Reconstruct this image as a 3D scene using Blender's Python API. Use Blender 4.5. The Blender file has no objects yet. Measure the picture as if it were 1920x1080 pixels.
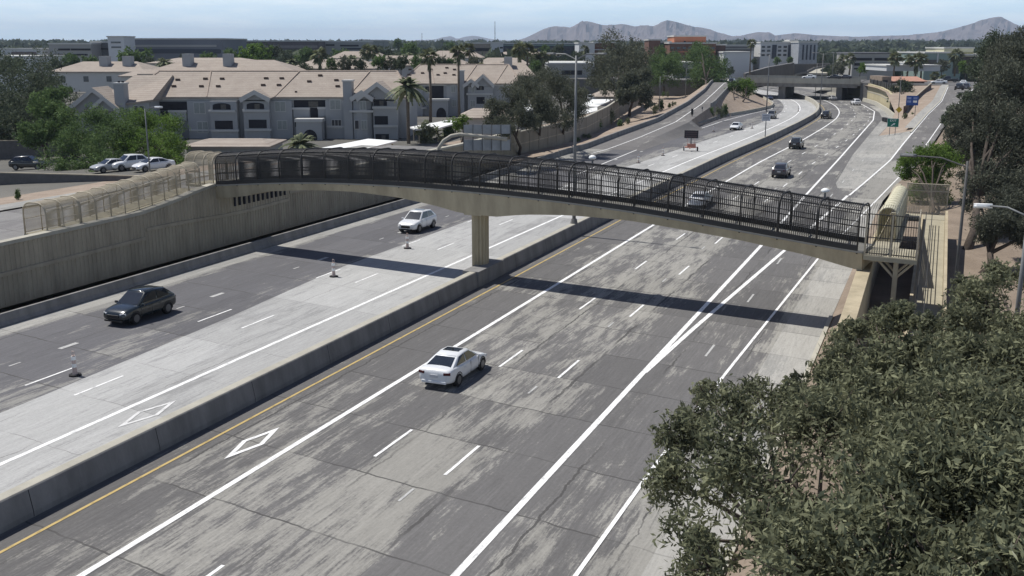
import bpy, bmesh, math, random
import numpy as np
from mathutils import Vector, Matrix
R = math.radians
random.seed(7); rng = np.random.default_rng(7)
sc = bpy.context.scene
col = sc.collection

# ---------------------------------------------------------------- camera, world, sun
F = 1930.; CX = 960.; CY = 540.; H = 15.3
TH = math.atan(455/F); PS = math.atan(815*math.cos(TH)/F)
cam_d = bpy.data.cameras.new('camera'); cam = bpy.data.objects.new('camera', cam_d); col.objects.link(cam)
cam_d.sensor_width = 36; cam_d.lens = F/1920*36; cam_d.clip_start = .2; cam_d.clip_end = 60000
cam.location = (0, 0, H); cam.rotation_euler = (math.pi/2-TH, 0, PS)
sc.camera = cam
SUN_EL = R(60.5)
sun_to = Vector((-math.cos(SUN_EL)*math.cos(R(8)), math.cos(SUN_EL)*math.sin(R(8)), math.sin(SUN_EL)))
sd = bpy.data.lights.new('sun', 'SUN'); sd.energy = 5.0; sd.angle = R(.5); sd.color = (1, .965, .9)
so = bpy.data.objects.new('sun', sd); col.objects.link(so)
so.rotation_euler = sun_to.to_track_quat('Z', 'Y').to_euler()
w = bpy.data.worlds.new('World'); sc.world = w; w.use_nodes = True
nt = w.node_tree; nt.nodes.clear()
wo = nt.nodes.new('ShaderNodeOutputWorld'); bg = nt.nodes.new('ShaderNodeBackground')
sky = nt.nodes.new('ShaderNodeTexSky'); sky.sky_type = 'NISHITA'; sky.sun_disc = False
sky.sun_elevation = SUN_EL; sky.sun_rotation = math.atan2(sun_to.x, sun_to.y)
sky.air_density = 1.0; sky.dust_density = .35; sky.ozone_density = 2.5; sky.altitude = 350
tc = nt.nodes.new('ShaderNodeTexCoord'); mp = nt.nodes.new('ShaderNodeMapping'); mp.inputs['Scale'].default_value = (3.2, 3.2, 26)
nz = nt.nodes.new('ShaderNodeTexNoise'); nz.inputs['Scale'].default_value = 2.2; nz.inputs['Detail'].default_value = 9; nz.inputs['Roughness'].default_value = .62
rp = nt.nodes.new('ShaderNodeValToRGB'); rp.color_ramp.elements[0].position = .40; rp.color_ramp.elements[1].position = .66
mx = nt.nodes.new('ShaderNodeMix'); mx.data_type = 'RGBA'; mx.inputs[7].default_value = (22.5, 24.2, 25.4, 1)
tint = nt.nodes.new('ShaderNodeMix'); tint.data_type = 'RGBA'; tint.blend_type = 'MULTIPLY'; tint.inputs[0].default_value = 1
tint.inputs[7].default_value = (1.0, 1.04, 1.34, 1)
nt.links.new(tc.outputs['Generated'], mp.inputs[0]); nt.links.new(mp.outputs[0], nz.inputs[0]); nt.links.new(nz.outputs[0], rp.inputs[0])
sz = nt.nodes.new('ShaderNodeSeparateXYZ'); nt.links.new(tc.outputs['Generated'], sz.inputs[0])
mr = nt.nodes.new('ShaderNodeMapRange'); mr.inputs[1].default_value = .03; mr.inputs[2].default_value = .4; mr.inputs[3].default_value = .62; mr.inputs[4].default_value = .12; nt.links.new(sz.outputs[2], mr.inputs[0])
ml = nt.nodes.new('ShaderNodeMath'); ml.operation = 'MULTIPLY'; nt.links.new(rp.outputs[0], ml.inputs[0]); nt.links.new(mr.outputs[0], ml.inputs[1])
nt.links.new(ml.outputs[0], mx.inputs[0]); nt.links.new(sky.outputs[0], tint.inputs[6]); 
low = nt.nodes.new('ShaderNodeMix'); low.data_type = 'RGBA'; low.inputs[7].default_value = (15.6, 20.2, 23.6, 1)      # bright pale band low in the sky, under the clouds
m2 = nt.nodes.new('ShaderNodeMapRange'); m2.inputs[1].default_value = .04; m2.inputs[2].default_value = .30; m2.inputs[3].default_value = .95; m2.inputs[4].default_value = 0; nt.links.new(sz.outputs[2], m2.inputs[0])
nt.links.new(m2.outputs[0], low.inputs[0]); nt.links.new(tint.outputs[2], low.inputs[6]); nt.links.new(low.outputs[2], mx.inputs[6])
nt.links.new(mx.outputs[2], bg.inputs[0]); bg.inputs[1].default_value = .047
nt.links.new(bg.outputs[0], wo.inputs[0])
sc.view_settings.view_transform = 'Standard'; sc.view_settings.look = 'None'
sc.view_settings.exposure = 0.05; sc.view_settings.gamma = 1
sc.cycles.max_bounces = 6; sc.cycles.transparent_max_bounces = 12; sc.cycles.volume_bounces = 0

# ---------------------------------------------------------------- survey helpers (photo pixel on a level -> place in metres)
def P(px, py, z=0.):
    u = (px-CX)/F; v = (py-CY)/F
    fw = math.cos(TH)-v*math.sin(TH); dn = math.sin(TH)+v*math.cos(TH)
    t = (H-z)/dn; X = u*t; Y = fw*t; c, s = math.cos(PS), math.sin(PS)
    return (X*c-Y*s, X*s+Y*c)
def PD(px, d, z=0.):
    """place on the map seen at column px, d metres deep"""
    X = (px-CX)/F*d; Y = (d-(H-z)*math.sin(TH))/math.cos(TH)
    c, s = math.cos(PS), math.sin(PS)
    return (X*c-Y*s, X*s+Y*c)
def zrow(row, d): return H-(row-85)*d/1983.
def drow(row, z): return (H-z)*1983./(row-85)
def lerp(tab, y):
    if y <= tab[0][0]: return tab[0][1]
    for (a, va), (b, vb) in zip(tab, tab[1:]):
        if y <= b: return va+(vb-va)*(y-a)/(b-a)
    return tab[-1][1]
CT = [(0, 0), (100, 0), (140, .4), (175, 1.6), (205, 2.0), (232, 1.9), (252, .8), (268, -.9), (285, -3.4), (305, -7.3), (326, -13), (350, -21), (400, -42), (480, -85)]
def cc(y):
    return .25*lerp(CT, y-7)+.5*lerp(CT, y)+.25*lerp(CT, y+7)
def rz(y): 
    t = min(max((y-150)/140, 0), 1); return 5*t
# ---------------------------------------------------------------- mesh helpers
def link(o, parent=None):
    col.objects.link(o)
    if parent is not None: o.parent = parent
    return o
def tag(o, label=None, cat=None, group=None, kind=None):
    if label: o['label'] = label
    if cat: o['category'] = cat
    if group: o['group'] = group
    if kind: o['kind'] = kind
    return o
def thing(name, label, cat, loc=(0, 0, 0), rz_=0, group=None):
    o = bpy.data.objects.new(name, None); o.location = loc; o.rotation_euler = (0, 0, rz_); o.empty_display_size = .3
    link(o); return tag(o, label, cat, group)
class MB:
    def __init__(s, off=(0, 0, 0)): s.v = []; s.f = []; s.o = Vector(off); s.uv = None
    def add(s, vs, fs):
        b = len(s.v); s.v += [tuple(Vector(p)-s.o) for p in vs]; s.f += [tuple(b+i for i in f) for f in fs]; return s
    def box(s, c, d, rot=0, tilt=None):
        x, y, z = d[0]/2, d[1]/2, d[2]/2
        m = Matrix.Rotation(rot, 3, 'Z')
        if tilt: m = m @ Matrix.Rotation(tilt[0], 3, tilt[1])
        vs = [Vector(c)+m @ Vector((i*x, j*y, k*z)) for k in (-1, 1) for j in (-1, 1) for i in (-1, 1)]
        return s.add(vs, [(0, 2, 3, 1), (4, 5, 7, 6), (0, 1, 5, 4), (2, 6, 7, 3), (0, 4, 6, 2), (1, 3, 7, 5)])
    def b2(s, a, b): return s.box([(a[i]+b[i])/2 for i in range(3)], [abs(b[i]-a[i]) for i in range(3)])
    def prism(s, poly, z0, z1):
        n = len(poly)
        f0 = (lambda p: z0) if not callable(z0) else z0
        f1 = (lambda p: z1) if not callable(z1) else z1
        vs = [(p[0], p[1], f0(p)) for p in poly]+[(p[0], p[1], f1(p)) for p in poly]
        return s.add(vs, [tuple(range(n))[::-1], tuple(range(n, 2*n))]+[(i, (i+1) % n, n+(i+1) % n, n+i) for i in range(n)])
    def tube(s, pts, r, n=6, cap=True):
        pts = [Vector(p) for p in pts]; rs = r if isinstance(r, (list, tuple)) else [r]*len(pts); vs = []; fs = []
        for i, p in enumerate(pts):
            t = (pts[min(i+1, len(pts)-1)]-pts[max(i-1, 0)]).normalized()
            a = t.orthogonal().normalized() if abs(t.z) > .95 else t.cross(Vector((0, 0, 1))).normalized()
            if abs(t.z) > .95: a = (Vector((1, 0, 0))-t*t.x).normalized()
            b = t.cross(a)
            for k in range(n):
                an = 2*math.pi*(k+.5)/n; vs.append(p+(a*math.cos(an)+b*math.sin(an))*rs[i])
        for i in range(len(pts)-1):
            for k in range(n): fs.append((i*n+k, i*n+(k+1) % n, (i+1)*n+(k+1) % n, (i+1)*n+k))
        if cap: fs += [tuple(range(n))[::-1], tuple(range((len(pts)-1)*n, len(pts)*n))]
        return s.add(vs, fs)
    def loft(s, rings, closed=True, caps=True):
        n = len(rings[0]); vs = [p for r in rings for p in r]; fs = []
        for i in range(len(rings)-1):
            for k in range(n if closed else n-1): fs.append((i*n+k, i*n+(k+1) % n, (i+1)*n+(k+1) % n, (i+1)*n+k))
        if caps: fs += [tuple(range(n))[::-1], tuple(range((len(rings)-1)*n, len(rings)*n))]
        return s.add(vs, fs)
    def sweep(s, path, prof):
        """profile (side offset, height above path z) swept along a path in plan"""
        rings = []
        for i, p in enumerate(path):
            a = Vector(path[max(i-1, 0)][:2]); b = Vector(path[min(i+1, len(path)-1)][:2]); t = (b-a).normalized(); nrm = Vector((t.y, -t.x))
            rings.append([(p[0]+nrm.x*u, p[1]+nrm.y*u, p[2]+h) for u, h in prof])
        return s.loft(rings)
    def build(s, name, mat, parent=None, smooth=False, bevel=0, subsurf=0, fix=True):
        me = bpy.data.meshes.new(name); me.from_pydata(s.v, [], s.f)
        if fix:
            bm = bmesh.new(); bm.from_mesh(me); bmesh.ops.recalc_face_normals(bm, faces=bm.faces); bm.to_mesh(me); bm.free()
        if smooth: me.polygons.foreach_set('use_smooth', [True]*len(me.polygons))
        me.materials.append(mat); o = bpy.data.objects.new(name, me); link(o, parent)
        if bevel:
            m = o.modifiers.new('bevel', 'BEVEL'); m.width = bevel; m.segments = 2; m.limit_method = 'ANGLE'
        if subsurf:
            m = o.modifiers.new('sub', 'SUBSURF'); m.levels = subsurf; m.render_levels = subsurf
        return o
def npmesh(name, V, Q, mat, parent=None, rnd=None):
    me = bpy.data.meshes.new(name); k = Q.shape[1]
    me.vertices.add(len(V)); me.vertices.foreach_set('co', V.astype(np.float32).ravel())
    me.loops.add(Q.size); me.loops.foreach_set('vertex_index', Q.astype(np.int32).ravel())
    me.polygons.add(len(Q)); me.polygons.foreach_set('loop_start', np.arange(0, Q.size, k, dtype=np.int32))
    me.polygons.foreach_set('loop_total', np.full(len(Q), k, dtype=np.int32))
    if rnd is not None:
        a = me.attributes.new('rnd', 'FLOAT', 'FACE'); a.data.foreach_set('value', rnd.astype(np.float32))
    me.update(calc_edges=True); me.materials.append(mat)
    o = bpy.data.objects.new(name, me); link(o, parent); return o
def grid(name, rows, mat, kind='structure', uvs=None, lift=0):
    """rows: list of equal-length lists of (x,y,z)"""
    n = len(rows[0]); vs = [(p[0], p[1], p[2]+lift) for r in rows for p in r]
    fs = [(i*n+k, i*n+k+1, (i+1)*n+k+1, (i+1)*n+k) for i in range(len(rows)-1) for k in range(n-1)]
    me = bpy.data.meshes.new(name); me.from_pydata(vs, [], fs)
    if uvs:
        fl = [q for r in uvs for q in r]; uv = me.uv_layers.new(name='UVMap')
        for l in me.loops: uv.data[l.index].uv = fl[l.vertex_index]
    me.materials.append(mat); o = bpy.data.objects.new(name, me); link(o)
    if kind: o['kind'] = kind
    me.update()
    if me.polygons[0].normal.z < 0: me.flip_normals()
    return o
def frange(a, b, st):
    n = max(1, int(math.ceil((b-a)/st))); return [a+(b-a)*i/n for i in range(n+1)]
def C_(f, y): return f(y) if callable(f) else f

# ---------------------------------------------------------------- materials
class NG:
    def __init__(s, name, rough=.8, spec=.3):
        s.m = bpy.data.materials.new(name); s.m.use_nodes = True; s.t = s.m.node_tree; s.b = s.t.nodes['Principled BSDF']
        s.b.inputs['Roughness'].default_value = rough; s.b.inputs['Specular IOR Level'].default_value = spec
    def n(s, ty, **k):
        o = s.t.nodes.new(ty)
        for a, b in k.items(): setattr(o, a, b)
        return o
    def lk(s, a, b): s.t.links.new(a, b)
    def put(s, sock, v):
        if hasattr(v, 'is_linked') or hasattr(v, 'links'): s.lk(v, sock)
        elif v is not None: sock.default_value = v
    def math(s, op, a, b=None, c=None, clamp=False):
        o = s.n('ShaderNodeMath', operation=op, use_clamp=clamp); s.put(o.inputs[0], a)
        if b is not None: s.put(o.inputs[1], b)
        if c is not None: s.put(o.inputs[2], c)
        return o.outputs[0]
    def coord(s, kind='Object', scale=(1, 1, 1), loc=(0, 0, 0), rot=(0, 0, 0)):
        t = s.n('ShaderNodeTexCoord'); m = s.n('ShaderNodeMapping'); m.inputs['Scale'].default_value = scale
        m.inputs['Location'].default_value = loc; m.inputs['Rotation'].default_value = rot; s.lk(t.outputs[kind], m.inputs[0]); return m.outputs[0]
    def geo(s, scale=(1, 1, 1), loc=(0, 0, 0)):
        t = s.n('ShaderNodeNewGeometry'); m = s.n('ShaderNodeMapping'); m.inputs['Scale'].default_value = scale; m.inputs['Location'].default_value = loc
        s.lk(t.outputs['Position'], m.inputs[0]); return m.outputs[0]
    def noise(s, vec, scale=1, detail=3, rough=.55, out=0):
        o = s.n('ShaderNodeTexNoise'); o.inputs['Scale'].default_value = scale; o.inputs['Detail'].default_value = detail; o.inputs['Roughness'].default_value = rough
        s.lk(vec, o.inputs['Vector']); return o.outputs[out]
    def ramp(s, fac, stops):
        o = s.n('ShaderNodeValToRGB'); e = o.color_ramp.elements
        while len(e) < len(stops): e.new(.5)
        for q, (p, c) in zip(e, stops):
            q.position = p; q.color = (c, c, c, 1) if not hasattr(c, '__len__') else (*c[:3], 1)
        s.lk(fac, o.inputs[0]); return o.outputs[0]
    def mix(s, fac, a, b, blend='MIX'):
        o = s.n('ShaderNodeMix', data_type='RGBA', blend_type=blend); s.put(o.inputs[0], fac)
        for i, v in ((6, a), (7, b)):
            if isinstance(v, (tuple, list)): o.inputs[i].default_value = (*v[:3], 1)
            else: s.lk(v, o.inputs[i])
        return o.outputs[2]
    def color(s, c):
        if isinstance(c, (tuple, list)): s.b.inputs['Base Color'].default_value = (*c[:3], 1)
        else: s.lk(c, s.b.inputs['Base Color'])
        return s
    def bump(s, h, st=.3, dist=.02):
        o = s.n('ShaderNodeBump'); o.inputs['Strength'].default_value = st; o.inputs['Distance'].default_value = dist
        s.lk(h, o.inputs['Height']); s.lk(o.outputs[0], s.b.inputs['Normal']); return s
_mc = {}
def plain(name, c, rough=.7, var=.18, scale=1.2, metal=0, spec=.3, sc2=(1, 1, 1)):
    """paint, plaster, metal ... with a little weathering"""
    if name in _mc: return _mc[name]
    g = NG(name, rough, spec); g.b.inputs['Metallic'].default_value = metal
    nzz = g.noise(g.geo(sc2), scale, 5, .6)
    g.color(g.mix(g.ramp(nzz, [(.3, 0), (.7, 1)]), tuple(x*(1-var) for x in c), tuple(min(1, x*(1+var)) for x in c)))
    _mc[name] = g.m; return g.m

def lateral_joint(g, U, u0, wdt, wob=None):
    a = g.math('SUBTRACT', U, u0)
    if wob is not None: a = g.math('ADD', a, wob)
    return g.math('LESS_THAN', g.math('ABSOLUTE', a), wdt)
def road_mat(name, dark, light, bias_stops, thr=.5, joints=(), jointcol=.07, period=4.57, skew=.17, jw=.042, streak=.5):
    g = NG(name, .9, .15)
    t = g.n('ShaderNodeTexCoord'); sp = g.n('ShaderNodeSeparateXYZ'); g.lk(t.outputs['UV'], sp.inputs[0]); U, V = sp.outputs[0], sp.outputs[1]
    def mapped(sx, sy, lx=0, ly=0):
        m = g.n('ShaderNodeMapping'); m.inputs['Scale'].default_value = (sx, sy, 1); m.inputs['Location'].default_value = (lx, ly, 0); g.lk(t.outputs['UV'], m.inputs[0]); return m.outputs[0]
    big = g.noise(mapped(.30, .055), 1, 4, .6)
    mid = g.noise(mapped(1.5, .27, 3, 7), 1, 6, .68)
    fine = g.noise(mapped(8, .55, 5), 1, 5, .7)
    grain = g.noise(mapped(9, 6), 1, 4, .75)
    def slab(seed, wu, wv):
        """one random value per concrete slab, edges on the joints"""
        cu = g.math('FLOOR', g.math('DIVIDE', g.math('ADD', U, 58.15), wu)); cv = g.math('FLOOR', g.math('DIVIDE', g.math('ADD', V, g.math('MULTIPLY', U, skew)), wv))
        cb = g.n('ShaderNodeCombineXYZ'); g.lk(cu, cb.inputs[0]); g.lk(cv, cb.inputs[1]); cb.inputs[2].default_value = seed
        wn = g.n('ShaderNodeTexWhiteNoise'); g.lk(cb.outputs[0], wn.inputs['Vector']); return wn.outputs['Value']
    cs = slab(3, 3.62, period*2)
    # share of bare patches across the road, by lateral position
    lo, hi = bias_stops[0][0], bias_stops[-1][0]
    bf = g.math('DIVIDE', g.math('SUBTRACT', U, lo), hi-lo, clamp=True)
    bias = g.ramp(bf, [((p-lo)/(hi-lo), b) for p, b in bias_stops])
    s_ = g.math('ADD', g.math('MULTIPLY', big, .34), g.math('MULTIPLY', mid, .42))
    s_ = g.math('ADD', s_, g.math('MULTIPLY', fine, .20)); s_ = g.math('ADD', s_, g.math('MULTIPLY', grain, .10))
    s_ = g.math('ADD', s_, g.math('MULTIPLY', g.math('SUBTRACT', bias, .5), .5))
    s_ = g.math('ADD', s_, g.math('MULTIPLY', g.math('SUBTRACT', slab(9, 3.62, period), .5), .07))
    m = g.ramp(s_, [(thr-.045, 0), (thr-.012, .16), (thr+.003, .62), (thr+.05, 1)])
    tone = g.math('MULTIPLY_ADD', cs, .20, .77); tone = g.math('ADD', tone, g.math('MULTIPLY', g.noise(mapped(1.25, .012, 20), 1, 3, .6), .26))
    dk = g.mix(g.ramp(fine, [(.3, 0), (.72, 1)]), tuple(x*.80 for x in dark), tuple(x*(1+streak) for x in dark))
    dk = g.mix(g.ramp(mid, [(.35, 0), (.6, 1)]), dk, tuple(x*1.12 for x in dark))
    lt = g.mix(g.ramp(fine, [(.3, 0), (.7, 1)]), tuple(x*.84 for x in light), tuple(x*1.08 for x in light))
    c = g.mix(m, dk, lt)
    mulc = g.n('ShaderNodeCombineColor'); [g.lk(tone, mulc.inputs[i]) for i in range(3)]
    c = g.mix(1.0, c, mulc.outputs[0], 'MULTIPLY')
    gr = g.math('MULTIPLY_ADD', grain, .5, .75); gc = g.n('ShaderNodeCombineColor'); [g.lk(gr, gc.inputs[i]) for i in range(3)]
    c = g.mix(1.0, c, gc.outputs[0], 'MULTIPLY')
    # transverse joints, broken here and there
    wob = g.math('MULTIPLY', g.math('SUBTRACT', g.noise(mapped(.9, .02), 1, 3), .5), .30)
    q = g.math('ADD', g.math('ADD', V, g.math('MULTIPLY', U, skew)), wob)
    fr = g.math('FRACT', g.math('DIVIDE', q, period)); jt = g.math('LESS_THAN', fr, jw/period*2)
    jt = g.math('MULTIPLY', jt, g.ramp(g.noise(mapped(.35, .2, 9), 1, 2), [(.38, .3), (.55, 1)]))
    lw = g.math('MULTIPLY', g.math('SUBTRACT', g.noise(mapped(.2, .8, 1), 1, 4, .7), .5), .5)
    lbk = g.ramp(g.noise(mapped(.5, .12, 4), 1, 3), [(.42, 0), (.55, 1)])
    for u0, wd in joints:
        jt = g.math('MAXIMUM', jt, g.math('MULTIPLY', lateral_joint(g, U, u0, wd, lw), lbk))
    c = g.mix(g.math('MULTIPLY', jt, .9), c, (jointcol, jointcol*.97, jointcol*.95))
    g.color(c); return g.m
ASPH = (.112, .109, .108)
M_right = road_mat('worn_asphalt', ASPH, (.275, .267, .245),
                   [(-27, .38), (-25, .48), (-23.2, .44), (-21.6, .56), (-19.8, .50), (-18.4, .62), (-16.9, .55), (-15.4, .60), (-14.2, .44), (-12.6, .38), (-10.8, .50), (-9.4, .42), (-7.6, .54), (-6.4, .7), (-5, .78)], thr=.560,
                   joints=((-25.2, .05), (-18.35, .05), (-14.75, .07), (-11.15, .05), (-22.75, .025), (-7.9, .03)))
M_left = road_mat('dark_asphalt', (.105, .104, .110), (.25, .245, .23), [(-48, .72), (-46.2, .60), (-45, .28), (-42, .25), (-40, .34), (-38.6, .52), (-36, .46)], thr=.535, joints=((-41.6, .02), (-45.4, .03)))
M_conc = road_mat('pale_concrete', (.285, .285, .282), (.375, .375, .368), [(-40, .5), (-27, .55)], thr=.49, joints=((-31.9, .03), (-35.2, .02)), jointcol=.2, jw=.02, streak=.16)
M_shoulder = road_mat('shoulder_concrete', (.24, .237, .225), (.33, .322, .30), [(-12, .4), (0, .6)], thr=.5, jointcol=.15, streak=.2)
M_ramp = road_mat('ramp_pavement', (.13, .125, .122), (.29, .28, .26), [(-60, .35), (10, .40)], thr=.54, streak=.4)
M_street = road_mat('street_asphalt', (.155, .15, .15), (.21, .205, .20), [(-80, .5), (50, .5)], thr=.5, jointcol=.1, streak=.15)
def paint_mat(name, c):
    g = NG(name, .7, .3); n_ = g.noise(g.geo((5, 1.2, 1)), 1.5, 5, .7)
    g.color(g.mix(g.ramp(n_, [(.34, 0), (.50, 1)]), tuple(x*.58 for x in c), c)); return g.m
M_wpaint = paint_mat('white_road_paint', (.78, .78, .77)); M_wold = paint_mat('worn_white_road_paint', (.44, .44, .43)); M_ypaint = paint_mat('yellow_road_paint', (.47, .35, .14))
def soil_mat(name, a, b, s=.4):
    g = NG(name, .95, .1); n1 = g.noise(g.geo(), s, 6, .65); n2 = g.noise(g.geo(), 6, 4, .8)
    c = g.mix(g.ramp(n1, [(.35, 0), (.65, 1)]), a, b); c = g.mix(g.math('MULTIPLY', g.ramp(n2, [(.35, 1), (.6, 0)]), .35), c, tuple(x*.45 for x in a)); g.color(c); g.bump(n2, .4, .05); return g.m
M_gravel = soil_mat('tan_desert_gravel', (.27, .215, .17), (.37, .305, .25)); M_dirt = soil_mat('dry_dirt', (.20, .16, .125), (.29, .235, .185), .25)
M_city = soil_mat('far_city_ground', (.13, .13, .115), (.26, .24, .21), .012)
def conc_mat(name, c, stain=.35, sc=(1, 1, .25)):
    g = NG(name, .88, .2); n1 = g.noise(g.geo(sc), .9, 6, .65); n2 = g.noise(g.geo(), 14, 4, .7)
    cc_ = g.mix(g.ramp(n1, [(.32, 0), (.62, 1)]), tuple(x*(1-stain) for x in c), c); cc_ = g.mix(g.math('MULTIPLY', g.ramp(n2, [(.3, 1), (.6, 0)]), .25), cc_, tuple(x*.7 for x in c)); g.color(cc_); return g.m
M_wallc = conc_mat('tan_ribbed_concrete', (.41, .365, .285), .3); M_girder = conc_mat('tan_painted_concrete', (.45, .385, .27), .32)
M_median = conc_mat('grey_barrier_concrete', (.24, .235, .23), .38); M_lightc = conc_mat('light_barrier_concrete', (.42, .40, .34), .2)  # barrier grey lowered to paint in the shade on its faces
M_walk = conc_mat('walkway_concrete', (.36, .33, .25), .2); M_deck = conc_mat('deck_concrete', (.30, .29, .26), .2)
M_darkm = plain('dark_bronze_metal', (.028, .026, .025), .55, .2, spec=.4); M_beigem = plain('beige_painted_metal', (.42, .37, .28), .6, .12)
M_galv = plain('galvanised_steel', (.17, .175, .18), .6, .1, metal=.2); M_black = plain('black_rubber', (.015, .015, .016), .8, .2)
M_stucco = plain('grey_blue_stucco', (.32, .33, .34), .9, .06, .3); M_stucco2 = plain('pale_grey_stucco', (.47, .47, .46), .9, .05, .3)
M_dark = plain('shade_and_black', (.02, .02, .026), .8, .2); M_glass = plain('dark_window_glass', (.03, .035, .045), .12, .2, spec=.6)  # near-black paints in the shade of openings; also used for real black parts
M_blind = plain('window_blinds', (.26, .28, .27), .6, .1, 3); M_white = plain('white_coated_metal', (.78, .79, .78), .5, .05); M_off = plain('offwhite_plaster', (.50, .50, .48), .85, .08)
def tile_mat():
    g = NG('clay_tile_roof', .85, .2); n1 = g.noise(g.geo(), .5, 6, .7); n2 = g.noise(g.geo((3, 3, 9)), 1.3, 3, .7)
    t = g.n('ShaderNodeNewGeometry'); sp = g.n('ShaderNodeSeparateXYZ'); g.lk(t.outputs['Position'], sp.inputs[0])
    ln = g.math('LESS_THAN', g.math('FRACT', g.math('MULTIPLY', sp.outputs[2], 3.4)), .22)
    c = g.mix(g.ramp(n1, [(.3, 0), (.7, 1)]), (.29, .25, .215), (.39, .345, .295)); c = g.mix(g.ramp(n2, [(.35, .35), (.6, 0)]), c, (.22, .175, .15))
    c = g.mix(g.math('MULTIPLY', ln, .5), c, (.19, .15, .13)); g.color(c); return g.m
M_tile = tile_mat()
def leaf_mat(name, dark, light, trans=.25, dry=None):
    g = NG(name, .75, .12); a = g.n('ShaderNodeAttribute'); a.attribute_name = 'rnd'
    n1 = g.noise(g.geo(), .7, 2)
    f = g.math('ADD', g.math('MULTIPLY', a.outputs['Fac'], .75), g.math('MULTIPLY', g.math('SUBTRACT', n1, .5), .9), clamp=True)
    st = [(0, dark), (.85, light)] + ([(.97, dry)] if dry else [])
    c = g.ramp(f, st); g.color(c)
    tr = g.n('ShaderNodeBsdfTranslucent'); g.lk(c, tr.inputs[0]); ms = g.n('ShaderNodeMixShader'); ms.inputs[0].default_value = trans
    out = g.t.nodes['Material Output']; g.lk(g.b.outputs[0], ms.inputs[1]); g.lk(tr.outputs[0], ms.inputs[2]); g.lk(ms.outputs[0], out.inputs[0]); return g.m
L_front = leaf_mat('olive_grey_leaves', (.050, .058, .036), (.27, .28, .17), .32, (.5, .5, .4))
L_euc = leaf_mat('eucalyptus_leaves', (.055, .062, .042), (.165, .175, .125), .28)
L_darkg = leaf_mat('dark_green_leaves', (.040, .054, .034), (.125, .15, .095), .25)
L_eucd = leaf_mat('dark_eucalyptus_leaves', (.040, .045, .033), (.145, .155, .115), .25)
L_mid = leaf_mat('mid_green_leaves', (.05, .085, .030), (.165, .24, .09), .3)
L_bright = leaf_mat('bright_green_leaves', (.055, .10, .020), (.19, .29, .065), .35)
L_palm = leaf_mat('palm_frond_leaves', (.075, .09, .05), (.25, .27, .16), .2, (.33, .28, .17))
M_bark = plain('bark', (.075, .06, .05), .95, .35, 5, sc2=(1, 1, .3)); M_palmtrunk = plain('palm_trunk', (.14, .115, .09), .95, .3, 4)

# ================================================================ THE SETTING
LB = [(0, -47.3), (60, -47.6), (95, -47.6), (125, -49.0), (140, -49.5), (166, -49.2), (190, -48.6), (225, -51.0), (262, -55.2), (300, -61), (330, -66)]   # outer kerb, left side
LG = [(150, -42.9), (196, -43.0), (228, -43.6), (242, -41.4), (260, -39.6), (268, -39.2), (280, -40.6), (298, -44.8), (330, -52.5), (360, -63)]          # gore barrier between left ramp and freeway
RB = [(0, -4.9), (100, -4.7), (110, -4.6), (130, -3.4), (166, -0.9), (221, 2.4), (265, 6.4), (290, 8.4), (330, 11)]        # outer edge, right side
RG = [(176, -9.7), (200, -9.4), (236, -8.9), (262, -11.9), (290, -15.8), (314, -21.2), (332, -27.9), (360, -40)]          # right barrier of freeway beyond gore
RI = [(80, -10.1), (108, -8.5), (125, -7.4), (150, -5.9), (170, -4.9), (216, -2.3), (246, -.1), (286, 1.0), (330, 2.4)]   # left edge of right ramp
def strip(name, a, b, y0, y1, z, mat, st=3.0, kind='structure', curved=True, n=2, zf=None):
    rows = []; uvs = []
    for y in frange(y0, y1, st):
        cy = cc(y) if curved else 0
        xa = C_(a, y)+(cy if not callable(a) else 0); xb = C_(b, y)+(cy if not callable(b) else 0)
        r = []; u = []
        for i in range(n):
            x = xa+(xb-xa)*i/(n-1); r.append((x, y, z+(zf(x, y) if zf else 0))); u.append((x-cy, y))
        rows.append(r); uvs.append(u)
    return grid(name, rows, mat, kind, uvs)
L_ = lambda tab: (lambda y: lerp(tab, y))
# one sheet to the horizon, rising a little far out
rows = []
def zfar(r): return -1.6+(16*min(max((r-900)/2600, 0), 1))
for r in [1, 60, 150, 300, 600, 900, 1200, 1600, 2100, 2700, 3500, 5000, 9000, 16000, 30000]:
    rows.append([(r*math.sin(R(a)), r*math.cos(R(a)), zfar(r)) for a in range(-120, 121, 8)])
grid('ground', rows, M_city)
# freeway pavement
strip('freeway_asphalt_northbound', -26.9, L_(RB), 8, 176, 0, M_right, n=6)
strip('freeway_asphalt_northbound_far', -26.9, L_(RG), 176, 420, 0, M_right, n=4)
strip('freeway_asphalt_southbound', L_(LB), -27.3, 8, 150, 0, M_left, n=4)
strip('freeway_asphalt_southbound_far', L_(LG), -27.3, 150, 420, 0, M_left, n=4)
CL = [(0, -36.0), (30, -36.0), (46, -36.9), (61, -38.3), (110, -38.3), (135, -37.0), (175, -37.0), (205, -35.5), (420, -35.5)]
strip('concrete_pavement', lambda y: lerp(CL, y)+cc(y), -27.2, 8, 420, .004, M_conc, n=3)
strip('shoulder_concrete', L_(LB), lambda y: -46.0, 8, 120, .004, M_shoulder)
strip('shoulder_concrete_north', lambda y: -7.0, L_(RB), 8, 104, .004, M_shoulder)
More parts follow.
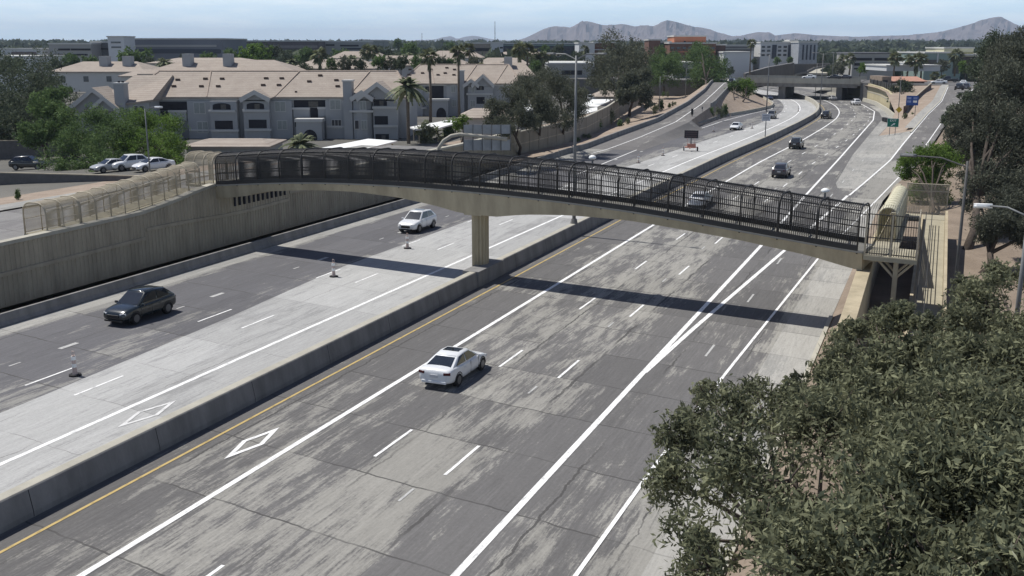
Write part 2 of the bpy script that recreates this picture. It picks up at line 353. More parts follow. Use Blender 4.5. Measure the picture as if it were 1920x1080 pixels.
# ramps
strip('left_ramp_road', L_(LB), L_(LG), 150, 330, 0, M_ramp, n=3, zf=lambda x, y: rz(y)*min(1, max(0, (lerp(LG, y)-x)/2.0)) if y < 190 else rz(y)) if False else None
LRr = [(150, -42.9), (190, -42.9), (228, -45.8), (262, -50.0), (300, -54.5), (330, -60)]      # right edge of the left ramp
strip('left_ramp_road', L_(LB), L_(LRr), 150, 300, .006, M_ramp, n=3, zf=lambda x, y: rz(y))
strip('right_ramp_road', L_(RI), L_(RB), 150, 300, .006, M_ramp, n=3, zf=lambda x, y: rz(y))
# pale concrete gore on the right
GL = [(110, -8.6), (122, -10.3), (156, -11.1), (190, -11.2), (236, -11.3), (258, -13.2), (285, -17.2)]
strip('gore_concrete', L_(GL), lambda y: lerp(RI, y) if y < 189 else lerp(RG, y)-.1, 118, 285, .008, M_shoulder, st=2, n=6, zf=lambda x, y: rz(y)*max(0, min(1, (x-lerp(GL, y))/max(.5, lerp(RI, y)-lerp(GL, y)-.1)))**1.4 if y < 189 else 0)
strip('left_gore_pavement', L_(LRr), lambda y: lerp(LG, y)+2.2, 150, 194, .010, M_ramp, st=2, n=6, zf=lambda x, y: rz(y)*max(0, 1-(x-lerp(LRr, y))/max(.5, lerp(LG, y)+2.2-lerp(LRr, y)))**1.3)
strip('street', lambda y: lerp([(-20, -66), (40, -66), (66, -64), (90, -62), (110, -60)], y), lambda y: -52.4, -20, 108, 3.005, M_street, curved=False, zf=lambda x, y: lerp([(20, -.4), (48, 0), (66, .2), (110, .8)], y))
# gravel between ramps and freeway
def zrg(x, y):
    f = min(max((x-lerp(RG, y))/max(lerp(RI, y)-lerp(RG, y), .5), 0), 1)
    zb = 4.35*min(1, max(0, (y-222)/45)); return (zb*(1-f)+rz(y)*f)+.02
strip('gravel_median_north', L_(RG), L_(RI), 187.5, 345, 0, M_gravel, n=7, curved=False, zf=zrg)
def zlg(x, y):
    f = min(max((x-lerp(LRr, y))/max(lerp(LG, y)-lerp(LRr, y), .3), 0), 1); return rz(y)*(1-f)**1.3+.05
strip('gravel_median_south', L_(LRr), L_(LG), 193.8, 318, 0, M_gravel, n=7, curved=False, zf=zlg)
# land left of the freeway
def zL(x, y):
    d = -51.5-x
    near = lerp([(0, 3), (15, 2.95), (17, 2.9), (30, 2.2), (50, .7), (70, -.6), (100, -1.1), (300, -1.1)], d)
    near += 0 if d > 15 else lerp([(20, -.5), (48, -.1), (66, .1), (110, .2)], y)
    far = .3
    t = min(max((y-88)/45, 0), 1); t = t*t*(3-2*t); z = near*(1-t)+far*t
    if y > 136:
        k = min(max((d-(-lerp(LB, y)-51.5))/9.0, 0), 1); k = k*k*(3-2*k); s_ = min((y-136)/10, 1)
        z = z*(1-(1-k)*s_)+(rz(y)+.15)*(1-k)*s_
    return z
rows = []
for y in frange(-30, 345, 5):
    xa = -51.4 if y < 132 else lerp([(132, -51.4), (142, -50.1), (143, -50)], y) if y < 143 else lerp(LB, y)-.35
    rows.append([(xa-dd, y, zL(xa-dd, y)) for dd in (0, 2, 4, 7, 10, 14, 17, 22, 30, 40, 52, 70, 100, 160, 260, 420)])
grid('left_land', [r[:8] for r in rows], M_gravel); grid('apartment_grounds', [r[7:] for r in rows], soil_mat('grey_lot_and_lawn', (.10, .10, .095), (.19, .18, .16), .03))
# kerbside apron of the apartments' parking court
def patch(name, pts, mat, zz, kind='structure'):
    m = MB(); m.add([(p[0], p[1], zz if len(p) < 3 else p[2]) for p in pts], [tuple(range(len(pts)))]); o = m.build(name, mat, fix=False)
    if o.data.polygons[0].normal.z < 0: o.data.flip_normals()
    return tag(o, kind=kind)
# land right of the freeway
def zR(x, y):
    base = .7
    if y < 112: return base
    s_ = min((y-112)/30, 1); k = min(max((x-lerp(RB, y))/25, 0), 1)
    return base*(1-s_)+(rz(y)+.12+.3*k)*s_
rows = []
for y in frange(-30, 345, 5):
    xa = -3.6 if y < 104 else lerp(RB, y)+.35 if y > 112 else -4
    rows.append(([(xa-1.15, y, .03)] if y < 104 else [(xa-.02, y, zR(xa, y)-.3)])+[(xa+dd, y, zR(xa+dd, y)) for dd in (0, 1.5, 4, 8, 12, 18, 26, 40, 60, 100, 180, 320)])
grid('right_land', rows, M_dirt)
# higher street level beyond the overpass
rows = []
for y in (300, 345, 420, 560, 700, 900):
    rows.append([(x, y, 4.9 if y < 345 else lerp([(345, 4.9), (560, 1.5), (900, -1.2)], y)) for x in (11, 40, 90, 200, 350)])
rows = [[(p[0], p[1], p[2]) for p in r] for r in rows]
grid('cross_street_land', rows, M_gravel)
# sidewalk apron by the frontage road
strip('sidewalk', lambda y: lerp(RI, y)-1.7, lambda y: lerp(RI, y)-.15, 190, 300, .14, M_shoulder, curved=False, zf=lambda x, y: rz(y))
strip('sidewalk_left_street', lambda y: lerp([(-20, -68.3), (40, -68.3), (66, -66.3), (90, -64.3), (110, -62.3)], y), lambda y: lerp([(-20, -66), (40, -66), (66, -64), (90, -62), (110, -60)], y), -20, 106, 3.12, M_shoulder, curved=False, zf=lambda x, y: lerp([(20, -.4), (48, 0), (66, .2), (110, .8)], y))

# ---------------------------------------------------------------- painted markings
def line(name, x, wdt, y0, y1, mat=None, z=.012, zf=None, st=3.0):
    f = x if callable(x) else (lambda y: x+cc(y))
    return strip(name, lambda y: f(y)-wdt/2, lambda y: f(y)+wdt/2, y0, y1, z, mat or M_wpaint, st, zf=zf)
line('yellow_edge_line', -25.75, .13, 8, 330, M_ypaint)
line('white_lane_line', -22.35, .24, 8, 400)
line('white_lane_line', -12.1, .26, 8, 81)
tabB = [(48, -11.8), (54.2, -11.65), (80.6, -10.05), (112, -10.9), (150, -11.1), (330, -11.1)]
line('white_lane_line', lambda y: lerp([(46, -12.05), (54.2, -11.65), (80.6, -10.05), (112, -8.2)], y), .26, 46, 112.3, z=.016)
tabR = [(20, -8.85), (35, -8.72), (48, -8.4), (77, -7.4), (107, -5.4), (129, -4.0), (166, -1.7), (221, 1.5), (265, 5.6), (290, 7.5)]
line('white_edge_line', L_(tabR), .15, 8, 290, zf=lambda x, y: rz(y), z=.022)
line('white_ramp_edge_line', lambda y: lerp(RI, y)+.15, .22, 112.5, 290, zf=lambda x, y: rz(y), z=.024)
line('white_gore_line', L_([(80, -12.1), (112, -12.3), (148, -12.4), (231, -12.9), (262, -14.5), (289, -18.9), (322, -25.8)]), .24, 81.1, 322, z=.018)
line('white_lane_line', -31.45, .24, 8, 400)
line('white_edge_line', L_([(120, -40.3), (155, -41.9), (180, -41.5), (215, -41.6), (242, -40.2), (262, -38.4), (298, -43.8)]), .18, 118, 300, z=.018)
line('white_ramp_line', L_([(143, -46.3), (165, -45.4), (190, -45.3), (228, -48.6), (262, -52.6), (298, -57)]), .18, 143, 298, zf=lambda x, y: rz(y), z=.03)
line('yellow_shoulder_line', -28.1, .12, 8, 330, M_ypaint if False else M_wold)
m = MB(); old = MB()
def dashes(mb, x, y_first, y0, y1, wdt=.13, ln=3.05, per=12.19, z=.013, zf=None):
    y = y_first
    while y-per > y0: y -= per
    while y < y1:
        if y > y0:
            c0, c1 = cc(y), cc(y+ln); zz = z+(zf(y) if zf else 0); z2 = z+(zf(y+ln) if zf else 0)
            mb.add([(x+c0-wdt/2, y, zz), (x+c0+wdt/2, y, zz), (x+c1+wdt/2, y+ln, z2), (x+c1-wdt/2, y+ln, z2)], [(0, 1, 2, 3)])
        y += per
dashes(m, -18.85, 32.05, 8, 330); dashes(m, -15.6, 31.5, 8, 330)
dashes(m, -34.85, 33.1, 8, 330); dashes(m, -38.0, 33.3, 8, 120, wdt=.12)
dashes(old, -41.1, 38.4, 8, 150, ln=1.2, wdt=.3); dashes(old, -41.1, 35.2, 8, 120, ln=.7, wdt=.12); dashes(old, -16.1, 28.9, 8, 200, ln=1.1, wdt=.1); dashes(old, -9.9, 62, 40, 170, ln=2.2, wdt=.12)
dashes(m, 3.4, 225, 200, 290, z=.03, zf=rz) if False else None
tag(m.build('white_dashed_lines', M_wpaint), kind='structure'); tag(old.build('worn_dashed_lines', M_wold), kind='structure')
def diamond(x, y, wd, ln, t, mat, name):
    mb = MB(); o = [(0, -ln/2), (wd/2, 0), (0, ln/2), (-wd/2, 0)]; s_ = 1-2*t/wd
    i = [(0, -ln/2*s_), (wd/2*s_, 0), (0, ln/2*s_), (-wd/2*s_, 0)]
    vs = [(x+a, y+b, .018) for a, b in o+i]; mb.add(vs, [(k, (k+1) % 4, 4+(k+1) % 4, 4+k) for k in range(4)]); return tag(mb.build(name, mat), kind='structure')
diamond(-24.0, 31.45, 1.0, 3.6, .19, M_wpaint, 'white_diamond_marking'); diamond(-30.15, 32.5, 1.1, 3.6, .17, paint_mat('faded_white_paint', (.62, .62, .61)), 'faded_white_diamond_marking')
# overpass street deck far away is an object below

# ---------------------------------------------------------------- barriers and walls
JB = [(-.26, 0), (-.26, .07), (-.15, .25), (-.10, .70), (.10, .70), (.15, .25), (.26, .07), (.26, 0)]
def barrier(name, label, xf, y0, y1, prof, mat, zf=None, st=3, group=None, cat='barrier'):
    path = []
    for y in frange(y0, y1, st): path.append((C_(xf, y)+(0 if callable(xf) else cc(y)), y, (zf(y) if zf else 0)))
    t = thing(name, label, cat, path[0]); t['group'] = group if group else 'concrete freeway barriers'
    mb = MB(path[0]); mb.sweep(path, prof); mb.build('barrier_body', mat, t)
    return t
MP = [(-.38, -.02), (-.30, .95), (-.27, 1.0), (.16, 1.0), (.2, .96), (.34, .2), (.34, -.02)]
mt = barrier('median_barrier', 'long grey concrete median wall up the middle of the freeway, footbridge pier standing on it', -27.1, 8, 236, MP, M_median)
cp = MB(tuple(mt.location)); cp.sweep([(-27.1+cc(y), y, 0) for y in frange(8, 236, 3)], [(-.29, 1.003), (-.26, 1.012), (.12, 1.012), (.15, 1.003)]); cp.build('lit_top_strip', M_lightc, mt)  # pale strip paints in the sunlit top of the wall
jn = MB(tuple(mt.location))
for y in np.arange(11, 150, 6.1): jn.add([(-26.757+cc(y), y, .02), (-26.757+cc(y), y+.03, .02), (-26.757+cc(y), y+.03, .2), (-26.757+cc(y), y, .2), (-26.895+cc(y), y, .95), (-26.895+cc(y), y+.03, .95)], [(0, 1, 2, 3), (3, 2, 5, 4)])
jn.build('panel_joints', M_black, mt)
pb = MB(tuple(mt.location)); pb.prism([(-27.85, 59.3), (-26.72, 59.3), (-26.72, 63.6), (-27.85, 63.6)], 0, 1.03); pb.build('pier_plinth', M_median, mt)
barrier('median_barrier', 'pale sunlit median wall curving away beyond the black car, under the overpass', -27.1, 236.2, 345, MP, M_lightc)  # far stretch in a paler concrete, sunlight put into its colour
barrier('shoulder_barrier', 'grey concrete barrier along the left shoulder below the tall ribbed wall', lambda y: lerp(LB, y)-.1, 8, 138, JB, M_median)
barrier('ramp_barrier', 'dark low barrier along the outer kerb of the left ramp', lambda y: lerp(LB, y)-.1, 138.3, 300, [(-.2, 0), (-.2, .75), (.1, .75), (.2, 0)], M_median, rz)
barrier('gore_barrier', 'barrier between left ramp gravel and southbound lanes', lambda y: lerp(LG, y)-.35, 200, 232, JB, M_median)
barrier('gore_barrier', 'pale curved barrier below the small green trees beside the southbound lanes', lambda y: lerp(LG, y)-.2, 232.3, 345, JB, M_lightc)
barrier('ramp_parapet', 'dark parapet on the right edge of the rising left ramp', lambda y: lerp(LRr, y), 222, 300, [(-.15, -.6), (-.15, .8), (.15, .8), (.15, -.6)], M_median, rz)
barrier('curved_barrier', 'cream coloured curved barrier outside the northbound bend', lambda y: lerp(RG, y), 234, 345, [(-.3, 0), (-.15, .9), (.35, .9), (.35, 0)], M_lightc)
barrier('kerb', 'pale kerb between frontage road and gravel triangle', lambda y: lerp(RI, y)-.1, 184, 300, [(-.15, 0), (-.15, .15), (.15, .15), (.15, 0)], M_lightc, rz, cat='kerb')

# tall ribbed retaining wall on the left
WT = [(8, 3.7), (44, 3.74), (50, 3.78), (56.4, 3.84), (60, 4.26), (63.5, 4.8), (68, 4.85), (69, 4.1), (95, 4.0), (110, 3.9), (136, 3.6)]
WX = [(8, -51.2), (94, -51.3), (110, -51.9), (137, -54.8)]
def wallx(y): return lerp(WX, y)
t = thing('retaining_wall', 'tall tan ribbed concrete wall with ledge, in shade, left of the freeway', 'wall', (-51.2, 8, 0))
mb = MB((-51.2, 8, 0)); mb.loft([[(wallx(y)-.35, y, -.1), (wallx(y)-.35, y, lerp(WT, y)), (wallx(y)+.02, y, lerp(WT, y)), (wallx(y)+.02, y, -.1)] for y in frange(8, 136, 2)])
mb.build('wall_panel', M_wallc, t)
mb = MB((-51.2, 8, 0)); k = 0
for y in np.arange(8.2, 135.8, .36):
    j = .02*math.sin(k*12.9); k += 1; a = y-.09; b = y+.09+j
    zt = lerp(WT, y)-.18
    mb.add([(wallx(y)+.015, a, 0), (wallx(y)+.075, a+.03, 0), (wallx(y)+.075, b-.03, 0), (wallx(y)+.015, b, 0), (wallx(y)+.015, a, zt), (wallx(y)+.075, a+.03, zt), (wallx(y)+.075, b-.03, zt), (wallx(y)+.015, b, zt)],
           [(0, 1, 5, 4), (1, 2, 6, 5), (2, 3, 7, 6), (4, 5, 6, 7)])
mb.build('wall_ribs', M_wallc, t)
def ledge(y): return lerp([(8, 1.8), (44, 1.92), (56.3, 2.02)], y) if y < 56.35 else lerp([(56.4, 2.62), (60, 2.55), (67, 2.25), (74, 2.4)], y) if y < 74 else lerp([(74.1, 3.0), (90, 2.4), (136, 2.0)], y)
for y0, y1 in ((8, 56.3), (56.5, 73.9), (74.2, 135.8)):
    mb = MB((-51.2, 8, 0)); mb.loft([[(wallx(y), y, ledge(y)-.12), (wallx(y), y, ledge(y)+.12), (wallx(y)+.16, y, ledge(y)+.12), (wallx(y)+.16, y, ledge(y)-.12)] for y in frange(y0, y1, 3)]); mb.build('wall_ledge', M_wallc, t)
mb = MB((-51.2, 8, 0)); mb.loft([[(wallx(y)-.45, y, lerp(WT, y)), (wallx(y)-.45, y, lerp(WT, y)+.12), (wallx(y)+.16, y, lerp(WT, y)+.12), (wallx(y)+.16, y, lerp(WT, y)-.1)] for y in frange(8, 136, 2)]); mb.build('wall_coping', M_lightc, t)
for k in range(12):
    yy = 66.6+k*.62; mb = MB((-51.2, 8, 0)); mb.box((-51.2+.05, yy, 3.35), (.14, .17, .95)); mb.build('slot_shade', M_dark, t)  # dark blocks paint in the shade inside the slots

# sound wall with white coping beyond the ramp
SW = [(-54.9, 136.2, .2), (-54.3, 150, .4), (-54.2, 164, .6), (-58.0, 188, .9), (-62.5, 211, 1.2), (-70.0, 255, 1.6), (-72.6, 272.6, 1.8)]
t = thing('sound_wall', 'beige block sound wall between apartment carports and ramp slope', 'wall', SW[0])
mb = MB(SW[0]); SWp = []
for (a, b) in zip(SW, SW[1:]):
    for i in range(4): SWp.append(tuple(a[j]+(b[j]-a[j])*i/4 for j in range(3)))
SWp.append(SW[-1]); mb.sweep([(p[0], p[1], p[2]-.6) for p in SWp], [(-.12, 0), (-.12, 3.7), (.12, 3.7), (.12, 0)]); mb.build('wall_panel', conc_mat('beige_block', (.27, .245, .205), .18), t)
mb = MB(SW[0]); mb.sweep([(p[0], p[1], p[2]-.6) for p in SWp], [(-.2, 3.7), (-.2, 3.85), (.2, 3.85), (.2, 3.7)]); mb.build('wall_coping', M_lightc, t)
mb = MB(SW[0]); mb.sweep([(p[0], p[1], p[2]-.6) for p in SWp], [(-.14, 2.0), (-.14, 2.15), (.16, 2.15), (.16, 2.0)]); mb.build('wall_band', M_wallc, t)
mb = MB(SW[0])
for p in SWp[::1]: mb.box((p[0], p[1], p[2]+1.2), (.34, .34, 3.9))
mb.build('wall_posts', conc_mat('beige_block', (.27, .245, .205), .18), t)
# block wall and hedge wall by the parking court (left edge of frame)
def wall_between(name, label, a, b, z0, h, th=.2, mat=None, cap=True, group=None):
    t = thing(name, label, 'wall', (a[0], a[1], z0)); 
    if group: t['group'] = group
    mb = MB((a[0], a[1], z0)); z1 = z0 if len(a) < 3 else a[2]
    za = a[2] if len(a) > 2 else z0; zb = b[2] if len(b) > 2 else z0
    d = Vector((b[0]-a[0], b[1]-a[1])).normalized(); n = Vector((d.y, -d.x))*th/2
    vs = [(a[0]-n.x, a[1]-n.y, za-.8), (a[0]+n.x, a[1]+n.y, za-.8), (b[0]+n.x, b[1]+n.y, zb-.8), (b[0]-n.x, b[1]-n.y, zb-.8)]
    vs += [(v[0], v[1], (za if i in (0, 1) else zb)+h) for i, v in enumerate(vs)]
    mb.add(vs, [(3, 2, 1, 0), (4, 5, 6, 7), (0, 1, 5, 4), (1, 2, 6, 5), (2, 3, 7, 6), (3, 0, 4, 7)]); mb.build('wall_panel', mat or M_wallc, t)
    if cap:
        mb = MB((a[0], a[1], z0)); n2 = n*1.35
        vs = [(p[0]+s_*n2.x, p[1]+s_*n2.y, (za if q < 2 else zb)+h+e) for e in (.003, .1) for q, (p, s_) in enumerate(((a, -1), (a, 1), (b, 1), (b, -1)))]
        mb.add(vs, [(3, 2, 1, 0), (4, 5, 6, 7), (0, 1, 5, 4), (1, 2, 6, 5), (2, 3, 7, 6), (3, 0, 4, 7)]); mb.build('wall_coping', M_wallc, t)
    return t
M_dwall = plain('dark_grey_block', (.11, .105, .105), .9, .15, 2)
a = P(-60, 345, 2.0); b = P(345, 352, 2.2)
wall_between('block_wall', 'low dark grey block wall between street verge and the parking court', a, b, 2.0, 1.15, mat=M_dwall)
a = P(-120, 290, .5); b = P(150, 287, .5)
wall_between('court_wall', 'grey wall behind the dark parked car at the left edge', a, b, .4, 1.9, mat=M_dwall)

# ================================================================ PEDESTRIAN BRIDGE
ZD = [(-51.3, 4.72), (-48, 5.05), (-45, 5.33), (-42, 5.56), (-39, 5.72), (-36, 5.83), (-33, 5.89), (-28, 5.9), (-24, 5.84), (-20, 5.71), (-16, 5.5), (-12.8, 5.24), (-8, 4.82), (-3.2, 4.4)]
GD = [(-51.3, 1.0), (-48.2, .85), (-46, .55), (-42, .48), (-38, .50), (-34, .72), (-31, 1.05), (-28.8, 1.42), (-26.2, 1.42), (-24, 1.05), (-21, .74), (-17, .52), (-10, .50), (-6, .65), (-3.2, .98)]
def zd(x): return (lerp(ZD, x-1)+lerp(ZD, x)+lerp(ZD, x+1))/3
def by(x): return 60.8-.148*(x+27.3)          # near face of the deck
ang = math.atan(-.148); ax = Vector((math.cos(ang), math.sin(ang))); an = Vector((-ax.y, ax.x))
WD = 2.5
def bp(x, n, z): return (x+an.x*n, by(x)+an.y*n, z)
B0 = (-27.6, 61.9, 0)
br = thing('pedestrian_bridge', 'arched footbridge with black picket cage crossing the freeway on a ribbed pier', 'footbridge', B0)
xs = frange(-51.3, -3.2, .8)
mb = MB(B0)
mb.loft([[bp(x, .0, zd(x)), bp(x, .12, zd(x)-lerp(GD, x)), bp(x, WD-.12, zd(x)-lerp(GD, x)), bp(x, WD, zd(x))] for x in xs]); mb.build('girder', M_girder, br)
mb = MB(B0); mb.loft([[bp(x, -.08, zd(x)+.003), bp(x, -.08, zd(x)+.10), bp(x, WD+.08, zd(x)+.10), bp(x, WD+.08, zd(x)+.003)] for x in xs]); mb.build('deck_slab', M_deck, br)
# pier
mb = MB(B0); cxp, cyp = -27.75, 61.95; n = 14; poly = []
for k in range(n*2):
    a_ = 2*math.pi*k/(n*2); r_ = .56 if k % 2 == 0 else .47; poly.append((cxp+r_*math.cos(a_)*.95, cyp+r_*math.sin(a_)*1.35))
mb.prism(poly, 0, 4.62); mb.build('pier', M_girder, br)
mb = MB(B0); mb.box((cxp, cyp, 4.47), (1.35, 1.9, .14), ang); mb.build('pier_cap', M_girder, br)
HT = 2.45
def hoop(n0, n1, h, r_=.75, k=6):
    pts = [(n0, 0), (n0, h-r_)]
    pts += [(n0+r_-r_*math.cos(a_), h-r_+r_*math.sin(a_)) for a_ in [math.pi/2*i/k for i in range(1, k+1)]]
    pts += [(n1-r_+r_*math.sin(a_), h-r_+r_*math.cos(a_)) for a_ in [math.pi/2*i/k for i in range(0, k+1)]]
    return pts+[(n1, 0)]
HP = hoop(.0, WD, HT)
L0, L1 = -51.0, -3.5; NB = 22
for i in range(NB+1):
    x = L0+(L1-L0)*i/NB; mb = MB(B0); mb.tube([bp(x, n_, zd(x)+h_-(.06 if h_ == 0 else 0)) for n_, h_ in HP], .05, 6); mb.build('arch_hoop', M_darkm, br, smooth=True)
# pickets
V = []; Q = []
def bars(pts_list, r_):
    for pts in pts_list:
        pts = [np.array(p) for p in pts]; base = len(V)
        for i, p in enumerate(pts):
            # square section, axes: along deck and normal to the run
            tn = pts[min(i+1, len(pts)-1)]-pts[max(i-1, 0)]; tn = tn/np.linalg.norm(tn)
            al = np.array([ax.x, ax.y, 0]); nn = np.cross(tn, al)
            for s1, s2 in ((-1, -1), (1, -1), (1, 1), (-1, 1)): V.append(p+al*r_*s1+nn*r_*.7*s2)
        for i in range(len(pts)-1):
            for k in range(4): Q.append((base+i*4+k, base+i*4+(k+1) % 4, base+i*4+4+(k+1) % 4, base+i*4+4+k))
full = [p for p in hoop(0, WD, HT-.04, .7, 3)]
x = L0+.06
lst = []
while x < L1:
    lst.append([bp(x, n_, zd(x)+max(h_, .16)) for n_, h_ in full]); x += .118
bars(lst, .016)
o = npmesh('picket_screen', np.array(V)-np.array(B0), np.array(Q), M_darkm, br)
# fine mesh over the older left half
V = []; Q = []; lst = []
x = L0+.02
while x < -31: lst.append([bp(x, n_, zd(x)+max(h_, .16)) for n_, h_ in full]); x += .059
bars(lst, .009); npmesh('mesh_screen', np.array(V)-np.array(B0), np.array(Q), M_darkm, br)
rails = ((0, .16, .035), (0, .95, .03), (0, HT-.75, .03), (.23, HT-.2, .045), (WD/2, HT, .03), (WD-.23, HT-.2, .04), (WD, HT-.75, .03), (WD, .95, .03), (WD, .16, .035), (.16, 1.0, .028), (WD-.16, 1.0, .028))
for n_, h_, r_ in rails:
    mb = MB(B0); mb.tube([bp(x, n_, zd(x)+h_) for x in frange(L0, L1, 1.2)], r_, 4); mb.build('rail', M_darkm, br)
for n_ in (-.02, WD+.02):
    mb = MB(B0); mb.loft([[bp(x, n_-.04, zd(x)+.1), bp(x, n_-.04, zd(x)+.40), bp(x, n_+.04, zd(x)+.40), bp(x, n_+.04, zd(x)+.1)] for x in frange(L0, L1, 1.2)]); mb.build('kick_plate', M_darkm, br)
def dome_lamp(x):
    mb = MB(B0); p = bp(x, WD+.1, zd(x)+HT-.35)
    mb.tube([p, (p[0], p[1], p[2]+.45)], .06, 6); l = mb.build('lamp_post', M_galv, br)
    mb = MB(B0); mb.loft([[(p[0]+r_*math.cos(a_*math.pi/6), p[1]+r_*math.sin(a_*math.pi/6), p[2]+.45+z_) for a_ in range(12)] for r_, z_ in ((.1, 0), (.22, .04), (.25, .11), (.2, .2), (.08, .26))]); mb.build('lamp_dome', M_white, l, smooth=True)
for px_ in (1093, 1530):
    best = min(frange(-50, -4, .25), key=lambda x: abs(P(px_, 300 if px_ < 1200 else 362, zd(x)+HT+.1)[0]-x)); dome_lamp(best)

# beige ramp cages at the left landing
def cage(name, label, path, wd, h, nb, mat, bays_axis=None, bars_step=.075, r_h=.045, rr=.012, floor=True, group=None, railz=(.12, .95, 1.6), hr=.7, slab=.18):
    p0 = path[0]; t = thing(name, label, 'ramp cage', p0); 
    if group: t['group'] = group
    a = Vector(path[0]); b = Vector(path[-1]); L = (b-a); d = Vector((L.x, L.y)).normalized(); nn = Vector((-d.y, d.x))
    def q(s, n_, z_): p = a+L*s; return (p.x+nn.x*n_, p.y+nn.y*n_, p.z+z_)
    hp = hoop(0, wd, h, hr, 5)
    for i in range(nb+1):
        mb = MB(p0); mb.tube([q(i/nb, n_, z_) for n_, z_ in hp], r_h, 6); mb.build('arch_hoop', mat, t, smooth=True)
    for n_ in (0, wd):
        for z_ in railz:
            mb = MB(p0); mb.tube([q(s, n_, z_) for s in (0, 1)], .028, 4); mb.build('rail', mat, t)
    if floor:
        mb = MB(p0); mb.add([q(0, -.1, -slab), q(0, wd+.1, -slab), q(1, wd+.1, -slab), q(1, -.1, -slab), q(0, -.1, 0), q(0, wd+.1, 0), q(1, wd+.1, 0), q(1, -.1, 0)], [(3, 2, 1, 0), (4, 5, 6, 7), (0, 1, 5, 4), (1, 2, 6, 5), (2, 3, 7, 6), (3, 0, 4, 7)]); mb.build('floor_slab', M_walk, t)
    global V, Q
    V = []; Q = []; n = int(L.length/bars_step); hp2 = hoop(0, wd, h-.03, hr-.03, 3)
    al = np.array([d.x, d.y, 0])
    for i in range(1, n):
        pts = [np.array(q(i/n, n_, max(z_, .05))) for n_, z_ in hp2]; base = len(V)
        for j, p in enumerate(pts):
            tn = pts[min(j+1, len(pts)-1)]-pts[max(j-1, 0)]; tn = tn/np.linalg.norm(tn); cr = np.cross(tn, al)
            for s1, s2 in ((-1, -1), (1, -1), (1, 1), (-1, 1)): V.append(p+al*rr*s1+cr*rr*s2)
        for j in range(len(pts)-1):
            for k in range(4): Q.append((base+j*4+k, base+j*4+(k+1) % 4, base+j*4+4+(k+1) % 4, base+j*4+4+k))
    npmesh('mesh_screen', np.array(V)-np.array(p0), np.array(Q), mat, t)
    return t
cage('ramp_cage', 'beige caged landing at the left end of the footbridge', [(-54.2, by(-54.2)-.05, 4.75), (-51.3, by(-51.3), 4.75)], 2.4, 2.4, 3, M_beigem, rr=.010)
cage('ramp_cage', 'long beige mesh cage over the ramp descending along the left wall', [(-51.7, 51.2, 3.6), (-51.7, 63.3, 4.62)], 1.9, 2.0, 9, M_beigem, rr=.010, hr=.65)
cage('ramp_cage', 'lowest beige mesh cage at the foot of the left ramp', [(-51.7, 48.3, 3.55), (-51.7, 51.1, 3.58)], 1.9, 2.05, 2, M_beigem, rr=.010, hr=.65)

# ---------------------------------------------------------------- right landing, abutment and switchback ramp
t = thing('abutment_wall', 'tan abutment wall under the right end of the footbridge, its far side in shade', 'wall', (-3.2, 46, 0))
mb = MB((-3.2, 46, 0)); rows = []
for y in frange(46.0, 59.6, 1): rows.append([(-3.45, y, -.1), (-3.45, y, lerp([(46, 2.95), (59, 3.55), (62, 3.6)], y)), (-2.75, y, lerp([(46, 2.95), (59, 3.55), (62, 3.6)], y)), (-2.75, y, -.1)])
mb.loft(rows); mb.build('wall_panel', M_girder, t)
mb = MB((-3.2, 46, 0)); mb.b2((-3.55, 44.6, -.1), (-2.95, 45.99, 2.35)); mb.build('wall_step', M_girder, t)
mb = MB((-3.2, 46, 0)); mb.b2((-3.65, 41.5, -.1), (-3.25, 44.59, 1.5)); mb.build('wall_step', M_girder, t)
mb = MB((-3.2, 46, 0)); 
for y in np.arange(46.2, 59.4, .4): mb.b2((-3.52, y, 0), (-3.451, y+.2, 2.8))
mb.build('wall_ribs', M_wallc, t)
barrier('kerb', 'low kerb along the right shoulder towards the camera', lambda y: -4.8, 8, 60, [(-.1, 0), (-.1, .16), (.12, .16), (.12, 0)], M_lightc, cat='kerb')
barrier('retaining_wall', 'tan wall continuing beyond the right landing', lambda y: lerp([(59.7, -3.1), (110, -3.5), (118, -3.0)], y), 59.9, 114, [(-.3, -.1), (-.3, 1.3), (.2, 1.3), (.2, -.1)], M_wallc, cat='wall', group='tan walls beside the freeway')
lp = thing('landing_platform', 'steel framed landing at the right end of the footbridge with picket cage', 'platform', (-1.8, 57.5, .7))
LO = (-1.8, 57.5, .7)
mb = MB(LO); a, b = -3.15, -.45
def ly(x): return by(x)
mb.prism([(a, ly(a)-.1), (b, ly(b)-.1), (b, ly(b)+2.9), (a, ly(a)+2.9)], 4.12, 4.36); mb.build('floor_slab', M_walk, lp)
mb = MB(LO)
for xx, yy in ((-1.5, 57.7), (-1.5, 59.2)): mb.box((xx, yy, 2.4), (.22, .22, 3.42))
mb.build('column', M_beigem, lp)
for s_ in (-1, 1):
    mb = MB(LO); mb.tube([(-1.5, 57.7, 3.1), (-1.5+s_*.95, 57.7, 4.1)], .07, 6); mb.build('brace', M_beigem, lp)
    mb = MB(LO); mb.tube([(-1.5, 59.2, 3.1), (-1.5+s_*.95, 59.2, 4.1)], .07, 6); mb.build('brace', M_beigem, lp)
mb = MB(LO); mb.b2((-2.7, 57.6, 3.98), (-.5, 57.8, 4.119)); mb.build('beam', M_beigem, lp); mb = MB(LO); mb.b2((-2.7, 59.1, 3.98), (-.5, 59.3, 4.119)); mb.build('beam', M_beigem, lp)
